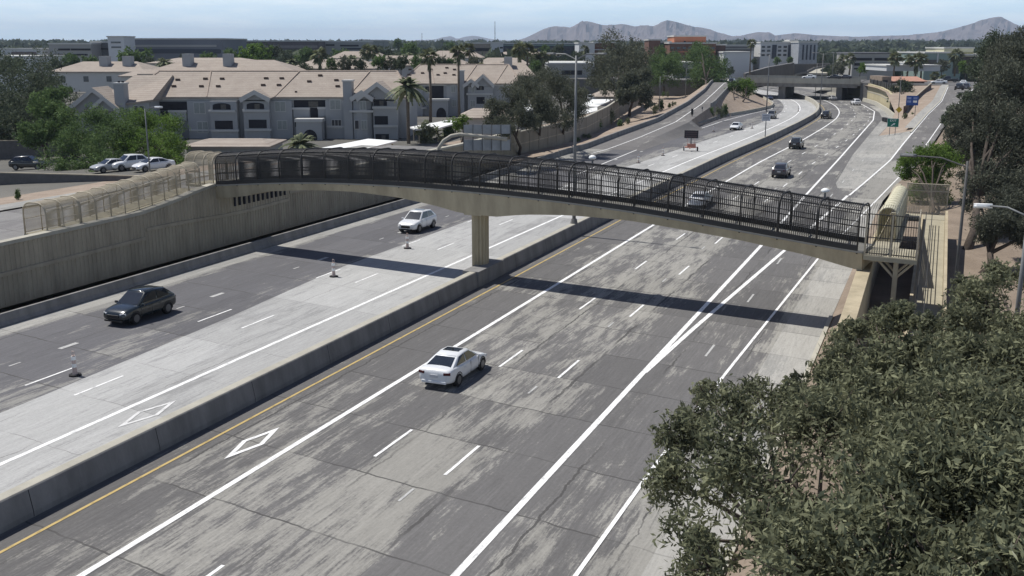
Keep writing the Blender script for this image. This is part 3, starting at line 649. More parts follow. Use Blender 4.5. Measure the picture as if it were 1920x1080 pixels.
# cage round the landing
def picket_run(mb, a, b, z0a, z0b, h, step=.12, r_=.014):
    n = max(2, int((Vector(b[:2])-Vector(a[:2])).length/step))
    for i in range(n+1):
        s_ = i/n; x = a[0]+(b[0]-a[0])*s_; y = a[1]+(b[1]-a[1])*s_; z = z0a+(z0b-z0a)*s_; mb.box((x, y, z+h/2), (r_*2, r_*2, h))
def rail_run(mb, a, b, za, zb, r_=.03): mb.tube([(a[0], a[1], za), (b[0], b[1], zb)], r_, 5)
corners = [(-3.1, ly(-3.1)), (-.5, ly(-.5)), (-.5, ly(-.5)+2.8)]
for (p, q) in ((corners[0], corners[1]), (corners[1], corners[2])):
    mb = MB(LO); picket_run(mb, p, q, 4.4, 4.4, 2.2); mb.build('picket_screen', M_beigem if q is corners[2] else M_darkm, lp)
    for zz in (4.5, 5.35, 6.05, 6.6):
        mb = MB(LO); rail_run(mb, p, q, zz, zz); mb.build('rail', M_beigem if q is corners[2] else M_darkm, lp)
for p in (corners[0], (-1.8, ly(-1.8)), corners[1], corners[2]):
    mb = MB(LO); mb.box((p[0], p[1], 5.4), (.09, .09, 2.4)); mb.build('post', M_beigem, lp)
mb = MB(LO)
for i in range(22): 
    x = -3.1+i*.118; mb.tube([(x, ly(x), 6.6), (x, ly(x)+.35, 6.78), (x, ly(x)+2.8, 6.78)], .012, 4)
mb.build('roof_screen', M_darkm, lp)
# switchback flights
rp_ = thing('access_ramp', 'sunlit concrete switchback ramp beside the right trees with low side walls and handrails', 'ramp', (.2, 60, .7)); RO = (.2, 60, .7)
def flight(y0, z0, y1, z1, xa, xb, name='ramp_slab', walls=(True, True), wallh=(.95, .95)):
    mb = MB(RO); mb.add([(xa, y0, z0-.25), (xb, y0, z0-.25), (xb, y1, z1-.25), (xa, y1, z1-.25), (xa, y0, z0), (xb, y0, z0), (xb, y1, z1), (xa, y1, z1)], [(0, 1, 2, 3), (7, 6, 5, 4), (0, 4, 5, 1), (1, 5, 6, 2), (2, 6, 7, 3), (3, 7, 4, 0)]); mb.build(name, M_walk, rp_)
    for s_, (x, on) in enumerate(((xa, walls[0]), (xb, walls[1]))):
        if not on: continue
        u0, u1 = (x-.18, x-.003) if s_ == 0 else (x+.003, x+.18)
        mb = MB(RO); hh = wallh[s_]; mb.add([(u0, y0, .5), (u1, y0, .5), (u1, y1, .5), (u0, y1, .5), (u0, y0, z0+hh), (u1, y0, z0+hh), (u1, y1, z1+hh), (u0, y1, z1+hh)], [(3, 2, 1, 0), (4, 5, 6, 7), (0, 1, 5, 4), (1, 2, 6, 5), (2, 3, 7, 6), (3, 0, 4, 7)]); mb.build('side_wall', M_girder, rp_)
flight(60.3, 4.3, 83.0, 2.85, -2.9, -1.5, walls=(True, False), wallh=(.15, .15)); flight(83, 2.5, 40, .55, -.5, 1.0, wallh=(.35, .75))
mb = MB(RO); mb.b2((-2.9, 83.01, 2.3), (1.0, 85.6, 2.52)); mb.build('turning_slab', M_walk, rp_)
for x in (-.3, .1):
    for dz in (.55, .95):
        mb = MB(RO); mb.tube([(x, 81, 2.42+dz), (x, 40, .55+dz)], .028, 5); mb.build('handrail', M_darkm, rp_)
    for k in range(12):
        yy = 42+k*3.4; zz = .55+(yy-40)/43*1.95; mb = MB(RO); mb.tube([(x, yy, zz), (x, yy, zz+.95)], .022, 5); mb.build('handrail_post', M_darkm, rp_)
# fence panel on the turning slab
fp = thing('cage_panel', 'brown mesh fence panel at the far turn of the right ramp', 'fence', (.9, 85.6, 2.5)); FO = (.9, 85.6, 2.5)
p, q = (-1.85, 85.6), (1.1, 85.6)
mb = MB(FO); picket_run(mb, p, q, 2.52, 2.52, 2.3, .09, .016)
for i in range(22): rail_run(mb, p, q, 2.6+i*.105, 2.6+i*.105, .009)
mb.build('mesh_screen', M_beigem, fp)
for zz in (2.6, 4.3, 4.85): mb = MB(FO); rail_run(mb, p, q, zz, zz, .045); mb.build('rail', M_beigem, fp)
for x in (-1.85, -.1, 1.1): mb = MB(FO); mb.tube([(x, 85.6, 2.5), (x, 85.6, 4.9)], .055, 6); mb.build('post', M_beigem, fp)
cage('ramp_cage', 'cream sunlit strip of the mesh cage over the far flight of the right ramp', [(-1.8, 63.3, 4.15), (-1.8, 84.5, 2.8)], 1.0, 1.95, 11, plain('sunlit_beige_metal', (.55, .52, .38), .6, .1), floor=False, rr=.026, hr=.48)  # sunlit strip of the cage alone, the sun put into shape and colour

# ================================================================ VEHICLES
def vpaint(name, c, rough=.3, coat=.6):
    g = NG(name, rough, .5); g.b.inputs['Coat Weight'].default_value = coat; g.b.inputs['Coat Roughness'].default_value = .08
    n1 = g.noise(g.geo(), 2.5, 4, .7); g.color(g.mix(g.ramp(n1, [(.3, 0), (.7, 1)]), tuple(x*.92 for x in c), c)); return g.m
PV = {'white': vpaint('white_car_paint', (.72, .73, .74)), 'darkteal': vpaint('dark_teal_car_paint', (.010, .016, .017), .22, .8), 'black': vpaint('black_car_paint', (.012, .012, .014)),
      'charcoal': vpaint('charcoal_car_paint', (.05, .048, .06)), 'silver': vpaint('silver_car_paint', (.38, .39, .40)), 'grey': vpaint('grey_car_paint', (.16, .165, .17)), 'blue': vpaint('dark_blue_car_paint', (.02, .03, .07))}
M_vglass = plain('tinted_glass', (.018, .022, .028), .03, .1, spec=.9); M_rim = plain('alloy_rim', (.16, .16, .165), .4, .1, metal=.6)
M_lamp = plain('lamp_glass', (.55, .56, .58), .1, .05, spec=.7); M_tail = plain('red_tail_lamp', (.07, .012, .014), .25, .1); M_trim = plain('black_trim', (.02, .02, .02), .5, .1); M_plate = plain('number_plate', (.55, .55, .56), .5, .05)
BODY = {
 'sedan': dict(L=4.65, W=.905, st=[(-2.32, .42, .82, .70), (-2.24, .30, 1.0, .83), (-1.95, .24, 1.07, .885), (-1.2, .2, 1.02, .905), (0, .2, .97, .905), (.95, .2, .955, .905), (1.3, .2, .93, .90), (1.85, .22, .82, .87), (2.15, .26, .70, .80), (2.32, .38, .56, .64)],
               gh=dict(b=(-1.96, 1.25), t=(-.92, .34), zb=(1.02, .92), zt=(1.375, 1.42), wb=.80, wt=.575), wh=(-1.38, 1.40, .335), roof=(-.25, .28)),
 'suv': dict(L=4.6, W=.92, st=[(-2.28, .45, .95, .76), (-2.22, .34, 1.08, .86), (-1.9, .28, 1.12, .91), (-1.2, .26, 1.08, .92), (0, .26, 1.04, .92), (.85, .26, 1.04, .92), (1.25, .26, 1.03, .915), (1.85, .28, .95, .885), (2.18, .3, .82, .81), (2.3, .42, .66, .68)],
             gh=dict(b=(-2.16, 1.12), t=(-1.50, .22), zb=(1.10, 1.02), zt=(1.57, 1.645), wb=.82, wt=.62), wh=(-1.36, 1.38, .36), roof=(-.5, .15)),
 'pickup': dict(L=5.6, W=.98, st=[(-2.8, .5, 1.1, .92), (-2.72, .4, 1.15, .96), (-1.5, .35, 1.15, .98), (-.6, .35, 1.15, .98), (.6, .35, 1.15, .98), (1.5, .35, 1.12, .97), (2.4, .36, 1.02, .93), (2.8, .5, .8, .8)],
             gh=dict(b=(-.75, 1.5), t=(-.5, .75), zb=(1.13, 1.12), zt=(1.82, 1.84), wb=.88, wt=.70), wh=(-1.75, 1.75, .39), roof=None)}
def vehicle(kind, paint, x, y, z, heading, label, sunroof=False, group='cars on the freeway', simple=False, pitch=0, name=None, cat=None):
    """heading 0 = away from the camera along the road"""
    K = BODY[kind]; p = PV[paint]
    t = thing(name or {'sedan': 'sedan_car', 'suv': 'suv_car', 'pickup': 'pickup_truck'}[kind], label, cat or {'sedan': 'car', 'suv': 'suv', 'pickup': 'pickup'}[kind], (x, y, z), heading, group)
    t.scale = (.96, .95, .95) if kind == 'sedan' else (.98, .95, 1.0)
    if pitch: t.rotation_euler = (pitch, 0, heading)
    mb = MB(); rings = []
    for (yy, zb, zs, w_) in K['st']:
        half = [(w_*.80, zb), (w_*.97, zb+.10), (w_, zb+(zs-zb)*.45), (w_*.985, zs-.13), (w_*.90, zs-.02), (w_*.5, zs+.015)]
        rings.append([(a, yy, b) for a, b in half]+[(-a, yy, b) for a, b in half[::-1]])
    mb.loft(rings); mb.build('body', p, t, smooth=True, subsurf=2)
    g = K['gh']; (b0, b1), (t0, t1), (zb0, zb1), (zt0, zt1), wb, wt = g['b'], g['t'], g['zb'], g['zt'], g['wb'], g['wt']
    mid = (t0+t1)/2; zm = (zt0+zt1)/2+.045
    mb = MB()
    def ring(yb, zb, yt, zt, s=1): return [(wb*s, yb, zb), (wt*s+.02, yt, zt-.05), (wt*s-.08, yt, zt), (-wt*s+.08, yt, zt), (-wt*s-.02, yt, zt-.05), (-wb*s, yb, zb)]
    vs = []; R0 = ring(b0, zb0-.06, t0, zt0); R1 = ring((b0+b1)/2, (zb0+zb1)/2-.06, mid, zm, 1.03); R2 = ring(b1, zb1-.06, t1, zt1)
    mb.loft([R0, R1, R2], caps=False); mb.f += [(5, 0, 1, 4), (4, 1, 2, 3), (12, 17, 16, 13), (13, 16, 15, 14)]; mb.build('roof', p, t, smooth=True, bevel=.035)
    def panel(pts, name, mat, off=.014, sub=None):
        pts = [Vector(q) for q in pts]; n_ = (pts[1]-pts[0]).cross(pts[2]-pts[0]).normalized(); ctr = sum(pts, Vector())/len(pts)
        if n_.dot(ctr-Vector((0, mid, .9))) < 0: n_ = -n_
        m_ = MB(); m_.add([q+n_*off for q in pts]+[q-n_*.02 for q in pts], [tuple(range(len(pts))), tuple(range(len(pts), 2*len(pts)))[::-1]]+[(i, (i+1) % len(pts), len(pts)+(i+1) % len(pts), len(pts)+i) for i in range(len(pts))])
        return m_.build(name, mat, sub or t)
    def mixp(a, b, s): return tuple(a[i]+(b[i]-a[i])*s for i in range(3))
    def quadin(A, B, C2, D, m0, m1, n0, n1):
        """inset quad: A-B bottom, D-C top"""
        e = lambda u, v: mixp(mixp(A, B, u), mixp(D, C2, u), v)
        return [e(m0, n0), e(m1, n0), e(m1, n1), e(m0, n1)]
    panel(quadin(R2[5], R2[0], R2[1], R2[4], .06, .94, .12, .95), 'windshield', M_vglass)
    panel(quadin(R0[5], R0[0], R0[1], R0[4], .08, .92, .16, .93), 'rear_window', M_vglass)
    for s_ in (0, 1):
        i0, i1 = (0, 1) if s_ == 0 else (5, 4)
        panel(quadin(R0[i0], R1[i0], R1[i1], R0[i1], .24, .955, .17, .93), 'side_window', M_vglass, .020)
        panel(quadin(R1[i0], R2[i0], R2[i1], R1[i1], .045, .84, .17, .93), 'side_window', M_vglass, .020)
    if sunroof: panel([(-.42, mid-.12, zm+.005), (.42, mid-.12, zm+.005), (.42, mid+.42, zm-.002), (-.42, mid+.42, zm-.002)], 'sunroof', M_vglass, .012)
    if kind == 'suv' and not simple:
        for s_ in (-1, 1): mb = MB(); mb.tube([(s_*(wt-.02), t0+.1, zt0+.03), (s_*(wt+.01), mid, zm+.05), (s_*(wt-.02), t1-.05, zt1+.03)], .018, 4); mb.build('roof_rail', M_trim if paint != 'white' else p, t)
    y0, y1, r_ = K['wh']; W = K['W']
    for yy in (y0, y1):
        for s_ in (-1, 1):
            mb = MB(); mb.tube([(s_*(W-.24), yy, r_), (s_*(W-.03), yy, r_), (s_*(W+.002), yy, r_)], [r_, r_, r_*.93], 18); wh = mb.build('wheel', M_black, t, smooth=False)
            mb = MB(); mb.tube([(s_*(W-.05), yy, r_), (s_*(W+.012), yy, r_)], [r_*.62, r_*.62], 12)
            mb.build('rim', M_rim, wh)
            mb = MB(); pts = [(s_*(W-.03), yy+math.cos(a_)*(r_+.05), r_+math.sin(a_)*(r_+.05)) for a_ in [math.pi*q/10-.12 for q in range(-0, 12)]]; mb.tube(pts, .035, 4); mb.build('wheel_arch', M_trim, t)
    Lh = K['st'][-1][0]; zf = K['st'][-2][2]; Lr = K['st'][0][0]; zr = K['st'][1][2]
    for s_ in (-1, 1):
        mb = MB(); mb.box((s_*.62, Lh-.17, zf-.11), (.36, .16, .12), rot=-s_*.45); mb.build('headlight', M_lamp, t, bevel=.02)
        mb = MB(); mb.box((s_*.66, Lr+.09, zr-.17), (.34, .13, .13), rot=s_*.3); mb.build('taillight', M_tail, t, bevel=.02)
        mb = MB(); mb.box((s_*(wb+.17), b1-.28, zb1+.02), (.2, .10, .14)); mb.build('side_mirror', p, t, bevel=.03)
    mb = MB(); mb.box((0, Lh-.015, zf-.24), (.84, .08, .2)); mb.build('grille', M_trim, t, bevel=.02)
    mb = MB(); mb.box((0, Lr+.01, zr-.30), (.42, .07, .14)); mb.build('number_plate', M_plate, t)
    if not simple:
        mb = MB(); mb.box((0, Lr+.03, .40), (1.3, .12, .14)); mb.build('rear_bumper_trim', M_trim if kind != 'sedan' else p, t, bevel=.03)
        mb = MB(); mb.box((0, Lh-.03, .34), (1.25, .12, .12)); mb.build('front_bumper_trim', M_trim, t, bevel=.03)
        for s_ in (-1, 1):
            for yy in ((-.42, .5) if kind != 'pickup' else (.2,)):
                mb = MB(); mb.box((s_*(W-.005), yy-.25, K['st'][4][2]-.2), (.02, .16, .03)); mb.build('door_handle', M_trim if paint != 'white' else p, t)
                mb = MB(); mb.box((s_*(W-.012), yy+.42, .62), (.02, .012, .62)); mb.build('door_seam', M_trim, t)
    if kind == 'pickup': mb = MB(); mb.box((0, -1.75, 1.12), (1.6, 1.75, .1)); mb.build('truck_bed', M_trim, t)
    return t
PI = math.pi
vehicle('sedan', 'white', -20.25, 42.1, .012, 0, 'white sedan with dark sunroof driving away beside the long white lane line', True)
vehicle('suv', 'darkteal', -41.65, 45.0, .006, PI, 'very dark suv with sun glint driving towards the camera on the dark left lanes')
vehicle('suv', 'white', -40.35, 77.0, .006, PI, 'white suv with dark roof window approaching just beyond the bridge shadow', True)
vehicle('suv', 'charcoal', -17.0, 126.2, .012, -.0, 'charcoal suv driving away on a pale patch beyond the footbridge')
vehicle('suv', 'black', -19.9, 162.6, .012, -.02, 'black suv straddling the white lane line beyond the footbridge')
vehicle('sedan', 'white', -21.0, 99.8, .012, 0, 'white car partly hidden behind the black bridge pickets')
vehicle('sedan', 'white', *P(1380, 243), .012, PI-.02, 'white car coming on the left side between two traffic channelizers')
vehicle('suv', 'grey', *P(1446, 222), .012, PI, 'grey suv behind the small median sign on the left lanes')
vehicle('suv', 'black', *P(1549, 222), .012, -.05, 'black vehicle hugging the median wall where it bends')
vehicle('suv', 'white', *P(1604, 197), .012, .35, 'white suv in the outer lanes of the far bend, right of the underpass', simple=True)
vehicle('sedan', 'silver', *P(1559, 188), .012, .5, 'silver car emerging from the overpass shadow on the northbound side', simple=True)
vehicle('sedan', 'blue', *P(1442, 187), .012, PI+.35, 'dark blue car just clear of the overpass shadow on the southbound side', simple=True)
xx, yy = P(1372, 158, 5.02); vehicle('suv', 'black', xx, yy, 5.03, 0, 'dark car at the top of the left ramp', simple=True)
fr = [('black', 'suv', 1798, 169, 'dark car on the frontage road, nearer of the pair'), ('charcoal', 'suv', 1812, 169, 'dark suv on the right side of the frontage road beside another dark car'), ('white', 'sedan', 1806, 160, 'white car ahead of two dark cars on the frontage road'), ('white', 'sedan', 1760, 158, 'white car by the crossing at the top of the frontage road'), ('black', 'pickup', 1778, 155, 'dark truck crossing at the far end of the frontage road')]
for c_, k_, px_, row_, lab in fr:
    z_ = 4.95; xx, yy = P(px_, row_, z_); vehicle(k_, c_, xx, yy, z_+.02, -.1 if 'cross' not in lab else PI/2, lab, simple=True, group='cars on the frontage road')
def zLat(px_, row_):
    z_ = 1.
    for _ in range(40):
        x_, y_ = P(px_, row_, z_); z_ = z_*.6+.4*zL(x_, y_)
    return x_, y_, z_
PC = [('suv', 'black', 56, 318, -1.15, 'black suv parked alone at the left edge by the grey wall'), ('sedan', 'silver', 210, 322, PI-.35, 'silver parked car half hidden under the bright green tree'), ('suv', 'white', 243, 319, PI-.35, 'white parked car in front of the bright green tree trunk'), ('sedan', 'white', 288, 320, PI-.35, 'white parked car beside the thin lamp post on the left'),
      ('pickup', 'white', 1106, 190, .6, 'white vehicle parked beyond the carports behind the sound wall')]
for k_, c_, px_, row_, h_, lab in PC:
    x_, y_, z_ = zLat(px_, row_) if px_ < 400 else (*P(px_, row_, .3), .3)
    vehicle(k_, c_, x_, y_, z_+.03, h_, lab, simple=True, group='parked cars at the apartments')
# cars on the overpass
for px_, c_, lab in ((1517, 'white', 'white car crossing the overpass deck'), (1563, 'black', 'dark car on the right end of the overpass'), (1583, 'charcoal', 'dark grey car leaving the overpass at its right end')):
    x_, y_ = P(px_, 149, 5.2); vehicle('sedan', c_, x_, y_, 5.32, PI/2, lab, simple=True, group='cars on the overpass')

# ================================================================ STREET FURNITURE
def channelizer(x, y, lab):
    t = thing('traffic_channelizer', lab, 'traffic cone', (x, y, .01), 0, 'grabber channelizers between the left lanes')
    O = (x, y, .01)
    mb = MB(O); mb.prism([(x+.30*math.cos(a_), y+.30*math.sin(a_)) for a_ in [q*PI/4+.4 for q in range(8)]], .01, .07); mb.build('rubber_base', M_black, t)
    mb = MB(O); mb.tube([(x, y, .07), (x, y, .25), (x, y, .8), (x, y, 1.0)], [.13, .11, .095, .085], 8); b_ = mb.build('tube_body', plain('faded_orange_plastic', (.50, .40, .36), .6, .1), t)
    mb = MB(O); mb.tube([(x, y, 1.0), (x-.07, y, 1.08), (x-.06, y, 1.2), (x+.06, y, 1.2), (x+.07, y, 1.08), (x, y, 1.0)], .022, 5); mb.build('grab_loop', plain('faded_orange_plastic', (.50, .40, .36), .6, .1), t)
    for z_ in (.42, .78):
        mb = MB(O); mb.tube([(x, y, z_), (x, y, z_+.17)], [.114, .108], 8); mb.build('reflective_band', M_white, t)
for (px_, row_, lab) in [(141, 704, 'tall channelizer post nearest the camera on the left lanes'), (626, 519, 'channelizer post standing beside the bridge shadow'), (764, 466, 'channelizer post in front of the approaching white suv'), (1197, 306, 'channelizer post just beyond the footbridge pickets'), (1243, 292, 'channelizer post behind the left side of the message board'), (1338, 247, 'channelizer post left of the oncoming white car'), (1410, 241, 'channelizer post right of the oncoming white car'), (1497, 209, 'farthest channelizer post inside the bend')]:
    channelizer(*P(px_, row_), lab)
def pole(name, label, x, y, z, h, r0=.12, arms=(), cat='lamp post', group=None, mat=None, base=True, lean=0):
    t = thing(name, label, cat, (x, y, z), 0, group); O = (x, y, z)
    mb = MB(O); mb.tube([(x, y, z), (x+lean*.5, y, z+h*.5), (x+lean, y, z+h)], [r0, r0*.8, r0*.55], 8); mb.build('shaft', mat or M_galv, t, smooth=True)
    if base: mb = MB(O); mb.tube([(x, y, z-.02), (x, y, z+.4)], [r0*2.1, r0*1.5], 8); mb.build('base', M_median, t)
    for (dx, dy, dz, l2) in arms:
        e = Vector((dx, dy, 0)).normalized()
        mb = MB(O); mb.tube([(x+lean, y, z+h-.3), (x+lean+dx*.5, y+dy*.5, z+h+dz*.8), (x+lean+dx, y+dy, z+h+dz)], r0*.38, 5); a = mb.build('arm', mat or M_galv, t)
        mb = MB(O); cx_, cy_, cz_ = x+lean+dx+e.x*.35, y+dy+e.y*.35, z+h+dz; rr_ = math.atan2(e.y, e.x)
        mb.loft([[(cx_+e.x*s-e.y*wd, cy_+e.y*s+e.x*wd, cz_+zz) for wd, zz in ((-k, 0), (-k*.7, .09), (k*.7, .09), (k, 0), (k*.6, -.07), (-k*.6, -.07))] for s, k in ((-.4, .08), (-.25, .16), (.2, .17), (.4, .08))]); mb.build('lamp_head', M_lamp if l2 else M_galv, a, smooth=False)
    return t
x, y = P(1072, 421, 1.0); pole('lamp_post', 'tall double armed freeway light on the median wall just past the footbridge', -27.15, 79.5, 1.0, 13.5, .15, ((-1.9, .3, .15, 0), (1.9, -.3, .15, 0)), group='tall freeway lights')
pole('lamp_post', 'tall freeway light on the median at the inside of the bend', *P(1537, 205, .95), 1.0, 12.5, .13, ((-1.9, .3, .15, 0), (1.9, -.3, .15, 0)), group='tall freeway lights')
pole('lamp_post', 'tall freeway light beside the left gore behind the small median sign', *P(1437, 210), .0, 13.2, .15, ((-1.9, .3, .15, 0),), group='tall freeway lights')
for px_, row_, h_, lab in ((1352, 154, 9, 'far left of three'), ):
    pass
for i, (px_, row_, z_, top) in enumerate([(1236, 208, 1.2, 143), (1285, 183, 1.6, 128), (1315, 163, 3, 117)]):
    x_, y_ = P(px_, row_, z_); d_ = (H-z_)*1983/(row_-85)
    pole('street_lamp', ['nearest lamp post on the gravel left of the left ramp', 'middle lamp post on the gravel by the left ramp', 'farthest lamp post at the top of the left ramp'][i], x_, y_, z_, zrow(top, d_)-z_, .10, ((.9, 0, .1, 0),), group='lamp posts along the left ramp')
for i, (px_, row_, z_, top) in enumerate([(1684, 213, .9, 140), (1558, 178, 0, 100), (1528, 186, 0, 118)]):
    x_, y_ = P(px_, row_, z_); d_ = (H-z_)*1983/(row_-85)
    pole('light_pole', ['thin light pole by the yellow sign on the gravel triangle', 'thin pole in front of the right side of the overpass', 'thin pole in front of the middle of the overpass'][i], x_, y_, z_, zrow(top, d_)-z_, .10, (), cat='pole', group='thin poles near the overpass')
# near right street lamp and leaning pole
xh, yh = P(1842, 389, 8.6); xe, ye = P(1928, 408, 8.45); d_ = 0
t = thing('street_lamp', 'street lamp with pale head and curved arm at the right edge above the trees', 'lamp post', (xe, ye, .7), 0); O = (xe, ye, .7)
mb = MB(O); mb.tube([(xe, ye, .7), (xe, ye, 5), (xe, ye, 8.3)], [.12, .1, .075], 8); mb.build('shaft', M_galv, t, smooth=True)
mb = MB(O); mb.tube([(xe, ye, 8.3), (xe-.15, ye+.02, 8.55), (xe+(xh-xe)*.45, ye+(yh-ye)*.45, 8.75), (xh+.3, yh, 8.68)], .04, 6); mb.build('arm', M_galv, t, smooth=True)
mb = MB(O); mb.loft([[(xh+s*.97, yh+s*.2+wd, 8.66+zz) for wd, zz in ((-k, 0), (-k*.7, .1), (k*.7, .1), (k, 0), (k*.6, -.08), (-k*.6, -.08))] for s, k in ((-.36, .08), (-.25, .17), (.15, .15), (.4, .07))]); mb.build('lamp_head', M_white, t)
xq, yq = 1.5, 57
t = pole('lamp_post', 'slim grey lamp post between the right ramp and the dark trees, arm pointing left', xq, yq, .7, 8.9, .11, ((-2.5, .5, .12, 0),), mat=plain('dull_pole', (.085, .085, .085), .7))
pole('lamp_post', 'thin lamp post in front of the bright green tree on the left', *zLat(283, 345), 6.7, .09, ((1.2, 0, .2, 1),))
# overhead sign seen from behind on a curved tube
sx, sy = -48.9, 98.0; t = thing('overhead_sign', 'overhead road sign seen from behind on a curved tube mast above the left wall', 'road sign', (sx, sy, 0)); O = (sx, sy, 0)
def atd(px_, row_, d): z_ = zrow(row_, d); x_, y_ = PD(px_, d, z_); return (x_, y_, z_)
D_ = 109
pts = [atd(818, 300, D_), atd(822, 278, D_), atd(832, 264, D_), atd(846, 255, D_), atd(862, 252, D_), atd(905, 256, D_), atd(951, 261, D_)]
pts = [(pts[0][0], pts[0][1], 0)]+pts
mb = MB(O); mb.tube(pts, .2, 10); mb.build('tube_mast', plain('tan_painted_tube', (.34, .32, .27), .6, .08), t, smooth=True)
M_signb = plain('aluminium_sign_back', (.27, .29, .31), .5, .1, 2)
for r0, r1 in ((234, 251), (262, 282)):
    for k in range(5):
        a = atd(870+k*17.4, r1, D_+.5); b = atd(870+(k+1)*17.4-1.2, r0, D_+.5); mb = MB(O)
        mb.add([a, (b[0], b[1], a[2]), b, (a[0], a[1], b[2])], [(0, 1, 2, 3)]); o_ = mb.build('sign_panel', M_signb, t, fix=False); so_ = o_.modifiers.new('th', 'SOLIDIFY'); so_.thickness = .08
    
for k in range(6):
    a = atd(869.3+k*17.6, 283, D_-.1); b = atd(869.3+k*17.6, 233, D_-.1); mb = MB(O); mb.tube([a, b], .045, 4); mb.build('frame_rib', plain('dark_frame', (.08, .085, .09), .6), t)
# message board trailer
x, y = P(1295, 283); t = thing('message_board', 'dark electronic message board on orange trailer standing on the left lanes', 'message board', (x, y, 0), .1); 
M_or = plain('faded_orange_paint', (.42, .20, .15), .6, .15)
def lbox(name, c, d, mat, par=None, bev=0): m_ = MB(); m_.box(c, d); return m_.build(name, mat, par or t, bevel=bev)
lbox('display_panel', (0, 0, 2.45), (1.95, .18, 1.05), M_dark, t, .03); fr_ = lbox('panel_frame', (0, .1, 2.45), (2.05, .1, 1.15), M_trim)
for i in range(3): lbox('text_row', (0, -.1, 2.15+i*.3), (1.7, .02, .2), plain('unlit_display', (.06, .04, .045), .5, .3, 8))
lbox('mast', (0, .05, 1.4), (.16, .16, 1.3), M_galv); lbox('chassis', (0, 0, .55), (1.9, .9, .16), M_or, t, .03); lbox('battery_box', (.1, 0, .85), (1.2, .7, .42), M_or, t, .04)
for s_ in (-1, 1):
    m_ = MB(); m_.tube([(s_*.92, 0, .32), (s_*1.08, 0, .32)], .31, 14); m_.build('wheel', M_black, t)
    lbox('stabiliser', (s_*.85, -.5, .35), (.08, .08, .7), M_white); lbox('mast_strut', (s_*.55, .03, 1.45), (.06, .06, 1.2), plain('pinkish_strut', (.5, .33, .30), .6))
lbox('hitch', (0, -.9, .5), (.12, 1.0, .1), M_or)
# small sign on the median
x, y = P(1434, 257, .95); t = thing('road_sign', 'white rectangular sign on a post standing on the median wall', 'road sign', (-27.1+cc(y), y, 1.0)); 
m_ = MB(); m_.box((0, 0, 1.3), (.14, .1, 2.6)); m_.build('post', M_galv, t); lbox('sign_panel', (0, -.07, 3.1), (1.35, .05, 1.15), plain('sign_white', (.5, .52, .56), .5, .06), t)
def text(s, par, loc, size, mat, rot=(PI/2, 0, 0), name='lettering', ext=.008):
    c_ = bpy.data.curves.new(name, 'FONT'); c_.body = s; c_.size = size; c_.extrude = ext; c_.align_x = 'CENTER'; c_.align_y = 'CENTER'
    o_ = bpy.data.objects.new(name, c_); dg = bpy.context.evaluated_depsgraph_get(); link(o_); dg.update(); me = bpy.data.meshes.new_from_object(o_.evaluated_get(dg)); bpy.data.objects.remove(o_); me.materials.clear(); me.materials.append(mat)
    o_ = bpy.data.objects.new(name, me); o_.location = loc; o_.rotation_euler = rot; link(o_, par); return o_
for zz in (3.35, 3.1, 2.85): lbox('sign_line', (0, -.1, zz), (1.0, .012, .1), plain('sign_lettering_grey', (.16, .18, .22), .6))
# ramp meter signal
x, y, _z = P(1297, 236)[0], P(1297, 236)[1], 0
t = thing('traffic_signal', 'ramp signal with two black heads at the tip of the gravel beside the left ramp', 'traffic signal', (x, y, 0))
m_ = MB(); m_.tube([(0, 0, 0), (0, 0, 3.2)], .08, 6); m_.build('post', M_dark, t); lbox('signal_head', (0, -.05, 2.75), (.42, .3, 1.15), M_trim, t, .03); lbox('signal_head', (0, -.05, 1.15), (.38, .28, .9), M_trim, t, .03)
for zz in (3.1, 2.75, 2.4): m_ = MB(); m_.tube([(0, -.2, zz), (0, -.24, zz)], .11, 10); m_.build('signal_lens', M_dark, t)
x, y = P(1316, 226, .4); t = thing('sign_post', 'thin bare marker post on the gravel beside the ramp signal', 'post', (x, y, .3)); m_ = MB(); m_.tube([(0, 0, 0), (0, 0, 3.0)], .05, 6); m_.build('shaft', M_galv, t); lbox('marker_plate', (0, -.06, 2.6), (.3, .03, .4), M_galv)
# green EXIT sign
x, y = P(1672, 260); t = thing('exit_sign', 'green EXIT sign with white arrow on two posts at the gore', 'road sign', (x, y, .1), -.05)
M_green = plain('sign_green', (.012, .15, .10), .5, .06)
for s_ in (-.45, .45): m_ = MB(); m_.box((s_, .06, 1.5), (.09, .09, 3.0)); m_.build('post', M_galv, t)
lbox('sign_panel', (0, 0, 2.55), (1.75, .05, 1.35), M_green); fr_ = lbox('sign_border', (0, .012, 2.55), (1.83, .05, 1.43), M_white)
text('EXIT', t, (0, -.035, 2.9), .5, M_white)
m_ = MB(); m_.add([(-.33, -.04, 2.1), (-.22, -.04, 2.0), (.12, -.04, 2.28), (.2, -.04, 2.19), (.38, -.04, 2.5), (.0, -.04, 2.44), (.06, -.04, 2.37)], [(0, 1, 2, 6), (6, 2, 3, 4, 5)]); m_.build('arrow', M_white, t)
